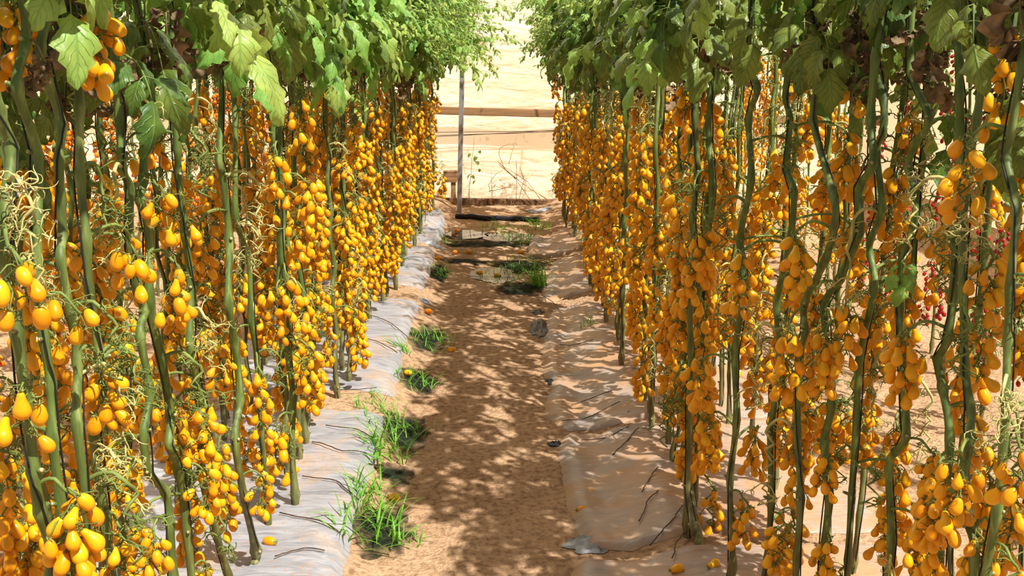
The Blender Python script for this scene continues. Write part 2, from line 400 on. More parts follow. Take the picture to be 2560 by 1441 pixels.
# ------------------------------------------------------------------ fruit trusses
def wisp(mb, p, rng, ln=.03, mat=1, r=.0008, d=None):
    d = d or Vector((rng.uniform(-1, 1), rng.uniform(-1, 1), rng.uniform(-1, .8))).normalized()
    ax = Vector((rng.uniform(-1, 1), rng.uniform(-1, 1), rng.uniform(-1, 1))).normalized()
    q = Matrix.Rotation(rng.uniform(.35, 1.0), 3, ax)
    pts = [p.copy()]
    for i in range(6):
        p = p + d*ln/6; pts.append(p.copy()); d = q @ d
    mb.tube(pts, [r*1.6, r*1.4, r*1.2, r, r, r*.8, r*.5], 4, mat, False)
def truss(seed, n, length, out, wisps=8, dry=False, size=1.0):
    """stalk mesh + list of (matrix, variant). local +X = away from the stem."""
    rng = random.Random(seed)
    pts = [Vector((0, 0, 0)), Vector((out*.3, 0, .012)), Vector((out*.65, 0, .014)), Vector((out*.92, 0, -.004))]
    z = -.03; k = 0
    while z > -length:
        k += 1
        pts.append(Vector((out+(.011 if k % 2 else -.008)+rng.uniform(-.006, .006), (.010 if k % 2 else -.010)+rng.uniform(-.008, .008), z)))
        z -= rng.uniform(.018, .028)
    nn = len(pts)
    mb = MB()
    sm_pts = []
    for i in range(nn-1):
        for u in (0, .5):
            a, b = pts[max(i-1, 0)], pts[min(i+2, nn-1)]
            p = pts[i].lerp(pts[i+1], u)
            if u: p = p*1.125 - (a+b)*.0625
            sm_pts.append(p)
    sm_pts.append(pts[-1])
    mb.tube(sm_pts, [.0042-.0026*i/len(sm_pts) for i in range(len(sm_pts))], 6, 2 if dry else 0)
    T = []
    for i in range(n):
        s = 3+(nn-4)*(i+.5)/n if nn > 4 else 3
        j = min(int(s), nn-2); att = pts[j].lerp(pts[j+1], s-j)
        a = i*2.4+rng.uniform(-.6, .6)
        c = att + Vector((cos(a), sin(a), 0))*rng.uniform(.024, .045)*size + Vector((0, 0, -rng.uniform(.018, .045)))
        T.append([att, c, rng.randrange(len(TV)), rng.uniform(.88, 1.12)*size])
    md = .0315*size
    for it in range(40):
        for i in range(n):
            for j in range(i+1, n):
                d = T[i][1]-T[j][1]; dd = Vector((d.x, d.y, d.z*.72)); l = dd.length
                if l < md:
                    pv = dd/(l+1e-6)*(md-l)*.5
                    T[i][1] += pv; T[j][1] -= pv
            v = T[i][1]; h = Vector((v.x-out, v.y, 0))
            if h.length < .013: T[i][1] += (h.normalized() if h.length > 1e-5 else Vector((1, 0, 0)))*.004
            if v.x < .018: T[i][1].x += .006
    res = []
    for att, c, var, sc in T:
        me, Ln, D = TV[var]
        ax = (c-att); ax = (ax.normalized()*.6+Vector((rng.uniform(-.45, .45), rng.uniform(-.45, .45), rng.uniform(-.9, -.25)))).normalized()
        top = c - ax*Ln*.5*sc
        q = Vector((0, 0, -1)).rotation_difference(ax)
        mt = Matrix.Translation(top) @ q.to_matrix().to_4x4() @ Matrix.Rotation(rng.uniform(0, 6.28), 4, 'Z') @ Matrix.Scale(sc, 4)
        res.append((mt, var))
        e = top - ax*.004
        mid = att.lerp(e, .5)-ax*.006+Vector((0, 0, .004))
        mb.tube([att, att.lerp(mid, .6)+Vector((0, 0, .003)), mid, mid.lerp(e, .6), e], [.0014, .0013, .0019, .0012, .0014], 5, 0)
    for i in range(wisps):
        s = rng.uniform(2, nn-1.01); j = int(s); p = pts[j].lerp(pts[j+1], s-j)
        if dry:
            d = Vector((rng.uniform(-1, 1), rng.uniform(-1, 1), rng.uniform(-.8, .5))).normalized()
            e = p+d*rng.uniform(.02, .05); mb.tube([p, p.lerp(e, .5)+Vector((0, 0, .006)), e], [.0016, .0013, .0018], 5, 2)
            for w in range(4): wisp(mb, e, rng, rng.uniform(.022, .038), 2, .0010)
        else:
            e = p + Vector((rng.uniform(-.03, .03), rng.uniform(-.03, .03), rng.uniform(-.02, .015)))
            mb.tube([p, e], .0010, 4, 0, False)
            for w in range(3): wisp(mb, e, rng, rng.uniform(.014, .026), rng.choice((0, 1, 1)), .0008)
    me = mb.mesh('fruit_truss', [M['stalk'], M['calyx'], M['dryst']])
    return me, res
TR = [truss(100+i, n, ln, out, 15, False, .86) for i, (n, ln, out) in enumerate(
    [(15, .17, .07), (17, .20, .08), (13, .15, .06), (19, .24, .08), (14, .20, .09), (16, .16, .06), (12, .13, .08), (18, .22, .065), (15, .19, .085), (11, .14, .07)])]
DTR = []
for i in range(5):
    me, _ = truss(160+i, 0, .10+.03*i, .05+.01*i, 9, dry=True)
    if i < 3: me.materials[2] = M['stalk']
    DTR.append(me)
def merged_cluster(seed, fruit, n, prof, Ln, D):
    """far-away truss: stalk and fruit in one mesh"""
    rng = random.Random(seed); mb = MB()
    me, res = truss(seed, n, .20, .06, 6, False, .88)
    k = sum(1 for _ in res)
    for mt, var in res:
        tomato_mb(mb, prof, Ln, D, 0, rng, mt, 9, True, [0, .04, .15, .3, .5, .7, .86, .96, 1])
    b = len(mb.v)
    mb.v.extend(tuple(v.co) for v in me.vertices)
    for p in me.polygons: mb.f.append(tuple(b+i for i in p.vertices)); mb.m.append(2)
    return mb.mesh('fruit_truss', [fruit, M['calyx'], M['stalk']])
FAR_Y = [merged_cluster(300+i, M['yellow'], 15, (PEAR, EGG, PLUM)[i % 3], .050, .032) for i in range(4)]
FAR_O = [merged_cluster(320+i, M['orange'], 15, PLUM, .036, .031) for i in range(3)]
FAR_R = [merged_cluster(340+i, M['red'], 15, PLUM, .038, .028) for i in range(3)]

# ------------------------------------------------------------------ leaves
def leaflet(mb, T, Ln, W, droop, fold, rng, mat=0, rumple=.12, nr=11, lobes=4.0):
    us = (-1, -.62, -.3, 0, .3, .62, 1)
    rows = []; uvs = []
    p = Vector((0, 0, 0)); ph = rng.uniform(0, 6.28)
    for i in range(nr):
        t = i/(nr-1)
        a = -droop*t; d = Vector((cos(a), 0, sin(a))); nrm = Vector((-sin(a), 0, cos(a)))
        if i: p = p + d*Ln/(nr-1)
        w = W*(max(0, sin(pi*min(1, t**.72*1.0)))**.75)*(1-.25*t) if 0 < t < 1 else W*(.06 if t == 0 else .0)
        row = []; ur = []
        for u in us:
            tooth = (1+.30*(((t*lobes+.2) % 1.0)-.5)*(2 if abs(u) == 1 else .3)) if 0 < t < 1 else 1
            y = u*w*tooth
            z = fold*abs(u)*w + rumple*W*(sin(ph+t*11+u*2.2)*abs(u)*.7+.45*sin(ph*2+t*19-u*5)*abs(u)) - .25*W*abs(u)**3
            row.append(T @ (p + Vector((0, y, 0)) + nrm*z + d*abs(u)*W*.14*sin(pi*t)))
            ur.append((u*.5+.5, t))
        rows.append(row); uvs.append(ur)
    mb.grid(rows, mat, False, uvs)
def compound(seed, ln=.28, lf=.11, pairs=3, mats=None, droop=.9, dry=False, small=False):
    rng = random.Random(seed); mb = MB()
    pts = []; p = Vector((0, 0, 0)); a = rng.uniform(.2, .6)
    n = 9
    for i in range(n):
        pts.append(p.copy()); p = p + Vector((cos(a), rng.uniform(-.08, .08), sin(a)))*ln/(n-1); a -= droop*1.6/n
    mb.tube(pts, [.0030-.0018*i/n for i in range(n)], 5, 1)
    def leafat(pos, yaw, pitch, L_, W_):
        T = Matrix.Translation(pos) @ Matrix.Rotation(yaw, 4, 'Z') @ Matrix.Rotation(pitch, 4, 'Y') @ Matrix.Rotation(rng.uniform(-.5, .5), 4, 'X')
        leaflet(mb, T, L_, W_, rng.uniform(.5, 1.3) if not dry else rng.uniform(1.5, 3.2), rng.uniform(-.1, .5) if not dry else rng.uniform(.9, 1.8), rng, 0, .17 if not dry else .75)
    leafat(pts[-1], rng.uniform(-.3, .3), rng.uniform(.4, .9), lf*1.15, lf*.36)
    for k in range(pairs):
        s = 3+(n-4)*k/pairs; q = pts[int(s)].lerp(pts[int(s)+1], s-int(s))
        for sd in (-1, 1):
            ya = sd*rng.uniform(.7, 1.25); l = lf*rng.uniform(.7, 1.0)
            e = q+Vector((cos(ya), sin(ya), -.1))*lf*.18
            mb.tube([q, e], .0013, 4, 1, False)
            leafat(e, ya, rng.uniform(.15, .9), l, l*rng.uniform(.30, .40))
    return mb.mesh('leaf' if not dry else 'dried_leaf', mats or [M['leaf'], M['stalk']])
LEAF = [compound(500+i, R.uniform(.2, .32), R.uniform(.085, .12), R.choice((2, 3, 3)), droop=R.uniform(.7, 1.3)) for i in range(8)]
LEAFB = [compound(520+i, R.uniform(.2, .3), R.uniform(.09, .12), 3, [M['leafb'], M['stalk']], droop=R.uniform(.7, 1.2)) for i in range(4)]
DRY = [compound(540+i, R.uniform(.16, .26), R.uniform(.05, .085), 4, [M['dried'], M['dried']], droop=2.2, dry=True) for i in range(4)]
def shoot(seed, ln=.5):
    """thin wandering side shoot carrying many small pointed leaves"""
    rng = random.Random(seed); mb = MB()
    p = Vector((0, 0, 0)); a = rng.uniform(.1, .7); yw = 0; pts = []
    n = 14
    for i in range(n):
        pts.append(p.copy()); p = p+Vector((cos(a)*cos(yw), sin(yw), sin(a)))*ln/n; a -= rng.uniform(.02, .14); yw += rng.uniform(-.16, .16)
    mb.tube(pts, [.0024-.0016*i/n for i in range(n)], 5, 1)
    for i in range(2, n):
        for sd in (-1, 1):
            q = pts[i]; ya = sd*rng.uniform(.5, 1.5); r2 = rng.uniform(.04, .10)
            e = q+Vector((cos(ya)*r2, sin(ya)*r2, rng.uniform(-.05, .04)))
            mb.tube([q, q.lerp(e, .5)+Vector((0, 0, .008)), e], .0008, 4, 1, False)
            for k in range(rng.choice((3, 4, 5))):
                pp = q.lerp(e, 1-k*.22); yy = ya+rng.uniform(-1.2, 1.2); l = rng.uniform(.022, .042)
                T = Matrix.Translation(pp) @ Matrix.Rotation(yy, 4, 'Z') @ Matrix.Rotation(rng.uniform(-.2, 1.1), 4, 'Y') @ Matrix.Rotation(rng.uniform(-.6, .6), 4, 'X')
                leaflet(mb, T, l, l*rng.uniform(.22, .36), rng.uniform(.2, .9), .2, rng, 0, .08, 6, 2.0)
    return mb.mesh('leafy_shoot', [M['leafb'], M['stalk']])
SHOOT = [shoot(560+i, R.uniform(.35, .6)) for i in range(5)]

# ------------------------------------------------------------------ vines
def stem_mesh(pts, r0, rng, lowscars=True):
    """pts: node centres in vine space, dense rings between"""
    mb = MB(); fine = []; rad = []
    n = len(pts)
    for i in range(n-1):
        a, b, c, d = pts[max(i-1, 0)], pts[i], pts[i+1], pts[min(i+2, n-1)]
        for k in range(5):
            u = k/5
            p = (b*2+(c-a)*u+(a*2-b*5+c*4-d)*u*u+(b*3-a-c*3+d)*u**3)*.5
            fine.append(p)
            node = exp(-((min(u, 1-u))/.16)**2)
            tt = (i+u)/n
            rad.append(r0*(1.0+.42*node*rng.uniform(.6, 1.2))*(1-.22*tt)*(1.25 if p.z < .12 else 1))
    fine.append(pts[-1]); rad.append(r0*.7)
    mb.tube(fine, rad, 8, 0)
    for i in range(1, n-1):
        if rng.random() < .85:
            a = rng.uniform(0, 6.28); d = Vector((cos(a), sin(a), .35)).normalized()
            p = pts[i]; l = r0+rng.uniform(.004, .014)
            mb.tube([p, p+d*l*.8, p+d*l], [r0*.62, r0*.48, r0*.42], 6, 0)
            mb.tube([p+d*(l-.0005), p+d*(l+.0022)], [r0*.44, r0*.34], 6, 1)
    return mb.mesh('stem', [M['stem'], M['scar']])
def twine_mesh(pts, r0, rng):
    mb = MB(); n = len(pts); a = rng.uniform(0, 6.28); out = []; lat = rng.choice((1, -1))
    for i in range(n-1):
        for k in range(4):
            u = k/4; p = pts[i].lerp(pts[i+1], u)
            a += lat*rng.uniform(.05, .32)
            out.append(p+Vector((cos(a), sin(a), 0))*(r0*1.18+.0012))
    mb.tube(out, .0019, 5, 0)
    return mb.mesh('twine', [M['twine']])
ORD = ['nearest', 'second', 'third', 'fourth', 'fifth', 'sixth', 'seventh', 'eighth', 'ninth', 'tenth', 'eleventh', 'twelfth', 'thirteenth', 'fourteenth', 'fifteenth', 'sixteenth', 'seventeenth', 'eighteenth', 'nineteenth', 'twentieth', 'twenty-first', 'twenty-second', 'twenty-third', 'twenty-fourth', 'twenty-fifth', 'twenty-sixth', 'twenty-seventh', 'twenty-eighth', 'twenty-ninth', 'thirtieth', 'thirty-first', 'thirty-second', 'thirty-third', 'thirty-fourth', 'thirty-fifth']
class Vine:
    def __init__(s, base, pts, r0, rng, face, twine=True):
        s.base = Vector(base); s.pts = pts; s.r0 = r0; s.rng = rng; s.face = face; s.count = 0
        s.root = empty('tomato_vine', base)
        place(stem_mesh(pts, r0, rng), 'stem', s.root)
        if twine:
            t = place(twine_mesh(pts, r0, rng), 'twine', s.root); t['label'] = 'black twine wound along the stem'
    def at(s, z):
        """stem point (local) at local height z"""
        for a, b in zip(s.pts, s.pts[1:]):
            if a.z <= z <= b.z:
                return a.lerp(b, (z-a.z)/max(b.z-a.z, 1e-6))
        return s.pts[-1] if z > s.pts[-1].z else s.pts[0]
    def truss(s, z, ang, tr=None, scale=1.0):
        me, res = tr or s.rng.choice(TR)
        p = s.at(z)
        mt = Matrix.Translation(p) @ Matrix.Rotation(ang, 4, 'Z') @ Matrix.Scale(scale, 4)
        t = place(me, 'fruit_truss', s.root, mt)
        for m4, var in res:
            place(TV[var][0], 'tomato', t, m4); s.count += 1
        return t
    def dry(s, z, ang):
        o = place(s.rng.choice(DTR), 'fruit_truss', s.root, Matrix.Translation(s.at(z)) @ Matrix.Rotation(ang, 4, 'Z') @ Matrix.Scale(s.rng.uniform(.8, 1.2), 4))
        o['label'] = 'bare dried truss without fruit'
    def far_truss(s, z, ang, me, scale=1.0):
        t = place(me, 'fruit_truss', s.root, Matrix.Translation(s.at(z)) @ Matrix.Rotation(ang, 4, 'Z') @ Matrix.Scale(scale, 4)); return t
    def leaf(s, z, ang, me, scale=1.0, name='leaf', pitch=0.0):
        o = place(me, name, s.root, Matrix.Translation(s.at(z)) @ Matrix.Rotation(ang, 4, 'Z') @ Matrix.Rotation(pitch, 4, 'Y') @ Matrix.Scale(scale, 4))
        if name == 'dried_leaf': o['label'] = 'shrivelled brown leaf'
        return o
def rand_stem(rng, top=2.3, lean=.03, step=.15):
    pts = [Vector((0, 0, -.03)), Vector((rng.uniform(-.012, .012), rng.uniform(-.012, .012), .05))]
    z = .05; x = y = 0; bx = rng.uniform(-lean, lean); by = rng.uniform(-lean, lean)*2; sgn = rng.choice((1, -1))
    while z < top:
        st = step*rng.uniform(.75, 1.3); z += st; sgn = -sgn
        f = z/top
        pts.append(Vector((bx*f+sgn*rng.uniform(0, .012), by*f+sgn*rng.uniform(.002, .016), z)))
    return pts
def zleaf(y): return 1.70-.050*y

# ---- foreground stems: polylines traced down the picture, set on the row's own plane
LEFT_STEMS = [
 ([(0, 280), (28, 370), (15, 500), (10, 640), (38, 740), (45, 830), (72, 1040), (85, 1180), (100, 1280), (130, 1380), (125, 1441)], .00),
 ([(55, 0), (70, 105), (48, 215), (85, 340), (98, 385), (95, 560), (100, 720), (110, 850), (125, 960), (130, 1100), (150, 1260)], .0),
 ([(120, 0), (105, 120), (125, 210), (150, 310), (145, 400), (155, 500), (160, 590), (150, 650), (172, 780), (195, 900), (190, 1060)], .0),
 ([(180, 30), (200, 110), (195, 270), (205, 440), (212, 600), (225, 720), (245, 900), (240, 1090), (265, 1300)], .0),
 ([(280, 100), (290, 200), (300, 300), (302, 420), (325, 470), (325, 600), (345, 720), (360, 780), (350, 840), (370, 980), (360, 1080), (375, 1180), (410, 1230), (420, 1310), (430, 1441)], .0),
 ([(350, 100), (350, 230), (358, 330), (355, 450), (350, 500), (370, 580), (375, 750), (400, 900), (430, 1040), (420, 1110), (450, 1180), (470, 1330)], .02),
 ([(430, 60), (430, 200), (440, 370), (450, 440), (465, 580), (480, 720), (475, 860), (500, 1000), (505, 1180), (540, 1330), (570, 1441)], .0),
 ([(555, 150), (550, 400), (560, 440), (575, 600), (570, 760), (590, 860), (600, 1000), (590, 1100), (610, 1250), (640, 1380)], .0),
 ([(590, 280), (592, 540), (620, 640), (625, 800), (640, 900), (650, 1060), (665, 1200), (670, 1340)], .02),
]
RIGHT_STEMS = [
 ([(2560, 30), (2555, 160), (2530, 330), (2520, 400), (2545, 520), (2530, 720), (2515, 850), (2515, 1000), (2505, 1100), (2495, 1280), (2465, 1441)], .0),
 ([(2435, 0), (2455, 100), (2455, 170), (2440, 300), (2430, 390), (2412, 500), (2408, 600), (2405, 720), (2415, 920), (2425, 1020), (2430, 1100), (2415, 1200), (2430, 1320), (2440, 1400)], .0),
 ([(2390, 0), (2390, 90), (2400, 160), (2402, 240), (2395, 330), (2390, 560), (2380, 740), (2370, 850), (2350, 900), (2360, 970), (2370, 1100), (2360, 1300)], .03),
 ([(2285, 0), (2280, 180), (2310, 270), (2320, 295), (2290, 360), (2272, 420), (2285, 480), (2285, 570), (2260, 640), (2250, 760), (2262, 950), (2265, 1090), (2240, 1130), (2220, 1170), (2225, 1350), (2225, 1441)], .0),
 ([(2170, 60), (2205, 250), (2210, 330), (2195, 380), (2205, 520), (2180, 600), (2175, 640), (2185, 720), (2150, 900), (2140, 1040), (2128, 1240), (2120, 1400)], .0),
 ([(2175, 300), (2180, 410), (2150, 470), (2145, 580), (2100, 700), (2065, 760), (2070, 870), (2065, 940), (2080, 1010), (2065, 1110), (2070, 1240), (2055, 1390)], .02),
 ([(2040, 30), (2050, 180), (2035, 300), (2085, 490), (2085, 560), (2060, 650), (2010, 760), (2015, 830), (2000, 900), (1990, 1080), (2000, 1250), (1990, 1400)], .0),
 ([(1990, 30), (1975, 140), (1965, 240), (1975, 300), (1970, 420), (1985, 480), (1975, 600), (1940, 760), (1950, 900), (1930, 1080), (1925, 1250), (1915, 1400)], .0),
 ([(1870, 150), (1890, 220), (1870, 300), (1880, 450), (1850, 600), (1860, 720), (1840, 880), (1845, 1050), (1825, 1200), (1830, 1330)], .0),
 ([(1775, 350), (1780, 470), (1770, 620), (1745, 720), (1740, 900), (1725, 1050), (1720, 1200), (1745, 1350), (1760, 1441)], .0),
]
# fruit clusters seen close up: (centre px, centre py, fruits, drop length)
LEFT_CL = [(45, 75, 18, .14), (235, 80, 17, .13), (410, 365, 5, .05), (312, 360, 2, .03), (395, 505, 7, .08), (215, 615, 1, .02), (185, 775, 2, .03), (90, 800, 16, .16),
 (300, 830, 15, .16), (60, 1000, 4, .06), (150, 1060, 4, .06), (175, 1310, 20, .12), (250, 1290, 14, .10), (350, 1360, 14, .15), (510, 1070, 17, .16), (560, 1260, 18, .15), (440, 720, 10, .12),
 (450, 540, 5, .06), (590, 700, 12, .16), (650, 1000, 16, .2), (400, 1000, 8, .1), (30, 700, 8, .1), (560, 900, 14, .14), (620, 1130, 12, .14), (250, 960, 12, .12), (20, 1180, 12, .14), (330, 640, 8, .1), (480, 620, 10, .12)]
RIGHT_CL = [(2510, 190, 15, .22), (2420, 420, 14, .13), (2120, 390, 14, .14), (2075, 170, 5, .05), (2140, 235, 3, .05), (2260, 760, 20, .2), (2260, 900, 18, .14), (2000, 1080, 20, .15), (1910, 1110, 16, .14), (2330, 1270, 22, .16),
 (2240, 1260, 18, .2), (2390, 1230, 18, .15), (2300, 1370, 16, .12), (1980, 1330, 12, .15), (1770, 1100, 22, .18), (1840, 1310, 13, .14), (1755, 950, 18, .14), (2470, 700, 12, .13), (2520, 1330, 12, .14), (2540, 1190, 10, .12),
 (2050, 680, 14, .16), (1990, 640, 12, .14), (2330, 560, 4, .06), (2450, 870, 12, .14), (2060, 890, 16, .16), (2160, 1080, 14, .15), (1960, 900, 16, .16), (2150, 600, 8, .1), (1830, 480, 18, .18), (1720, 230, 10, .1), (1745, 620, 18, .18), (1850, 700, 16, .16), (1980, 400, 8, .1), (2430, 1090, 10, .12), (2120, 820, 14, .14)]
vines = {'L': [], 'R': []}
def XRf(px): return XR+.30*sm(1750, 2300, px)
def manual(side, X, stems, clusters):
    face = 1 if side == 'L' else -1
    lst = []
    for k, (poly, off) in enumerate(stems):
        rng = random.Random(900+k+(50 if side == 'R' else 0))
        XX = X if side == 'L' else XRf(poly[len(poly)//2][0])
        w = [on_x(px, py, XX-face*off) for px, py in poly][::-1]
        bx, by = w[0].x, w[0].y
        base = Vector((bx, by, gz(bx, by)))
        pts = []
        z = -.03; gap = w[0].z-base.z
        nseg = max(2, int(gap/.14))
        lean = (w[1]-w[0]); ly = lean.y/max(lean.z, .02)
        ly = max(-.12, min(.12, ly))
        for i in range(nseg):
            f = i/nseg; zz = -.03+(gap+.03)*f
            pts.append(Vector((rng.uniform(-.008, .008), rng.uniform(-.012, .012), zz)))
        for p in w: pts.append(p-base+Vector((rng.uniform(-.004, .004), 0, 0)))
        x, y, z = pts[-1]
        s = 1
        while z < 2.2:
            z += rng.uniform(.1, .17); s = -s
            pts.append(Vector((x+s*rng.uniform(0, .01), y+s*rng.uniform(.002, .014), z)))
        pts.sort(key=lambda p: p.z)
        q = [pts[0]]
        for p in pts[1:]:
            if p.z-q[-1].z > .035: q.append(p)
        v = Vine(base, q, rng.uniform(.0088, .0112), rng, face)
        lst.append(v)
    for i, (cx, cy, n, ln) in enumerate(clusters):
        best = None
        tgt = on_x(cx, cy, (X if side == 'L' else XRf(cx))+face*(-.09, .05, -.05, -.10, .02)[i % 5])
        for v in lst:
            q = v.base+v.at(tgt.z+ln*.5-v.base.z)
            d = (Vector((q.x-tgt.x, q.y-tgt.y))).length
            if (best is None or d < best[0]) and v.count+n <= 100: best = (d, v)
        if best is None: continue
        d, v = best
        d = max(.04, min(.16, d)); zz = tgt.z+ln*.55-v.base.z
        q = v.base+v.at(zz)
        v.truss(zz, math.atan2(tgt.y-q.y, tgt.x-q.x), truss(2000+i+(100 if side == 'R' else 0), n, ln*.9+.03, d, 14, False, .80))
    return lst
mL = manual('L', XL, LEFT_STEMS, LEFT_CL)
mR = manual('R', XR, RIGHT_STEMS, RIGHT_CL)
# filler trusses low on the traced vines, below what the near frame shows
for lst in (mL, mR):
    for v in lst:
        for z in (.35, .55, .75):
            v.dry(z+v.rng.uniform(-.2, .9), (0 if v.face > 0 else pi)+v.rng.uniform(-1.8, 1.8))
            if v.count < 84 and v.rng.random() < .6: v.truss(z+v.rng.uniform(-.05, .05), (0 if v.face > 0 else pi)+v.rng.uniform(-2.8, 2.8), v.rng.choice(TR), .86)
vines['L'] += mL; vines['R'] += mR

def dress(v, y, side, front=True):
    rng = v.rng; f0 = 0 if v.face > 0 else pi
    zl = zleaf(y)
    near = y < 3.3
    n = 0
    if near: nl = 7 if not front else 5
    else: nl = (10 if side == 'L' else 8) if front else (5 if side == 'L' else 2)
    for i in range(nl):
        z = (zl+.16 + ((2.02 if side == 'L' else 1.93)-zl-.16)*((i+rng.random())/nl)**1.15) if not near else rng.uniform(zl+.22, 2.2)
        pool = LEAFB if (side == 'L' and rng.random() < .5) or rng.random() < .12 else LEAF
        v.leaf(z, f0+rng.uniform(-1.7, 1.7), rng.choice(pool), rng.uniform(.8, 1.25), 'leaf', rng.uniform(-.1, .5))
    if rng.random() < .55:
        v.leaf(zl+rng.uniform(.05, .35), f0+rng.uniform(-1.5, 1.5), rng.choice(DRY), rng.uniform(.7, 1.2), 'dried_leaf', rng.uniform(.3, 1.0))
    if near and not front:
        for i in range(6):
            v.leaf(rng.uniform(zl-.08, zl+.32), rng.uniform(0, 6.28), rng.choice(LEAF), rng.uniform(.8, 1.15), 'leaf', rng.uniform(.2, .8))
        v.leaf(rng.uniform(zl-.05, zl+.2), rng.uniform(0, 6.28), rng.choice(DRY), rng.uniform(.7, 1.1), 'dried_leaf', 1.0)
    if y > 5.2 and front:
        for k in range(5 if y > 6.4 else 2):
            v.leaf(rng.uniform(1.6, 2.1) if y < 7.5 else rng.uniform(1.45, 2.05), f0+rng.uniform(-1.0, 1.0), rng.choice(SHOOT), rng.uniform(.7, 1.15)*(1.3 if side == 'L' else .95), 'leafy_shoot', rng.uniform(-.2, .4))
        if y > 8: v.leaf(rng.uniform(1.4, 1.65), f0+rng.uniform(-.8, .8), rng.choice(SHOOT), rng.uniform(.45, .7), 'leafy_shoot', rng.uniform(.1, .8))
for side in 'LR':
    for v in vines[side]: dress(v, v.base.y, side)
    face = 1 if side == 'L' else -1
    X = XL if side == 'L' else XR
    y = max(v.base.y for v in vines[side])+.16
    k = 0
    while y < 9.75:
        rng = random.Random(1200+k*2+(1 if side == 'R' else 0)); k += 1
        x = X+(.12 if side == 'L' else -.04)*sm(4.5, 9.2, y)+rng.uniform(-.05, .05); b = Vector((x, y, gz(x, y)))
        v = Vine(b, rand_stem(rng), rng.uniform(.0085, .0108), rng, face)
        zt = zleaf(y)+.05; z = .33+rng.uniform(0, .1); nt = 7
        for i in range(nt):
            zz = .29+(zt-.29)*(i+rng.uniform(.1, .9))/nt
            tr = rng.choice(TR)
            if v.count+len(tr[1]) <= 100:
                v.truss(zz, (0 if face > 0 else pi)+rng.uniform(-2.5, 2.5), tr, rng.uniform(.88, 1.08))
        for i in range(3):
            v.dry(rng.uniform(.25, zt), (0 if face > 0 else pi)+rng.uniform(-1.6, 1.6))
        dress(v, y, side); vines[side].append(v)
        y += rng.uniform(.155, .225)
# bare dried trusses in the near left corner and elsewhere
for v, cx, cy, n, ln in ((mL[0], 75, 600, 26, .16), (mL[6], 520, 860, 16, .14), (mL[4], 380, 290, 8, .06), (mR[1], 2430, 560, 10, .1), (mR[0], 2500, 1050, 12, .10), (mL[3], 300, 1210, 16, .10)):
    tgt = on_x(cx, cy, (XL if v.face > 0 else XRf(cx))+v.face*.05)
    zz = tgt.z+ln*.5-v.base.z; q = v.base+v.at(zz)
    d = min(.14, max(.05, (Vector((q.x-tgt.x, q.y-tgt.y))).length))
    me, _ = truss(int(cx*7+cy), 0, ln, d, n, dry=True)
    o = place(me, 'fruit_truss', v.root, Matrix.Translation(v.at(zz)) @ Matrix.Rotation(math.atan2(tgt.y-q.y, tgt.x-q.x), 4, 'Z'))
    o['label'] = 'bare pale dried truss without fruit'
# big leaves near the camera at the top
def big_leaf(seed, v, cx, cy, size, pool_mat, X, yaw_add=0.0):
    rng = random.Random(seed)
    me = compound(seed, size*1.5, size, 2, [pool_mat, M['stalk']], droop=1.1)
    tgt = on_x(cx, cy, X); zz = tgt.z-v.base.z+size*.35
    q = v.base+v.at(zz)
    ang = math.atan2(tgt.y-q.y, tgt.x-q.x)+yaw_add
    v.leaf(zz, ang, me, 1.0, 'leaf', rng.uniform(.2, .5))
def nearest(lst, px, X): 
    y = on_x(px, 200, XRf(px) if X > 0 else X).y
    return min(lst, key=lambda v: abs(v.base.y-y))
for i, (cx, cy, sz, mt) in enumerate([(560, 40, .17, 'leafb'), (640, 120, .14, 'leafb'), (430, 110, .13, 'leaf'), (780, 90, .16, 'leafb'), (850, 160, .15, 'leafb'), (720, 40, .14, 'leaf'), (400, 190, .11, 'leaf'), (905, 90, .14, 'leafb'), (500, 200, .09, 'leaf')]):
    big_leaf(700+i, nearest(vines['L'], cx-60, XL), cx, cy, sz, M[mt], XL+.12)
for i, (cx, cy, sz, mt) in enumerate([(1750, 90, .13, 'leaf'), (1660, 60, .14, 'leaf'), (2060, 50, .12, 'leaf'), (2130, 120, .11, 'leaf'), (1900, 60, .12, 'leaf'), (1560, 130, .15, 'leaf'), (1480, 160, .14, 'leaf'), (2480, 40, .10, 'leaf'), (2250, 740, .06, 'leafb')]):
    big_leaf(730+i, nearest(vines['R'], cx+60, XR), cx, cy, sz, M[mt], XRf(cx)-.10)
for i, (cx, cy, s) in enumerate([(2240, 60, 1.1), (2250, 170, 1.0), (2290, 90, 1.1), (2000, 120, .8), (2215, 30, 1.1), (2345, 60, .9)]):
    v = nearest(mR, cx, XR); z = on_x(cx, cy, XRf(cx)).z+.08-v.base.z
    v.leaf(z, R.uniform(0, 6.28), DRY[i % 4], s*.75, 'dried_leaf', 1.0)
for i, (cx, cy, s) in enumerate([(770, 170, .62), (830, 180, .7), (745, 190, .5), (960, 120, .8)]):
    v = nearest(vines['L'], cx-25, XL); v.leaf(on_x(cx, cy, XL).z+.06-v.base.z, .1*i-.15, SHOOT[i], s, 'leafy_shoot', .95)
for i, (cx, cy, s) in enumerate([(40, 190, .6), (260, 170, .6), (480, 110, .6), (955, 90, 1.6), (960, 150, 1.5), (985, 40, 1.6), (975, 130, 1.4), (885, 110, 1.1)]):
    v = nearest(vines['L'], cx, XL); z = on_x(cx, cy, XL).z+.06-v.base.z
    v.leaf(z, R.uniform(-.5, .5), DRY[i % 4], s, 'dried_leaf', .9)

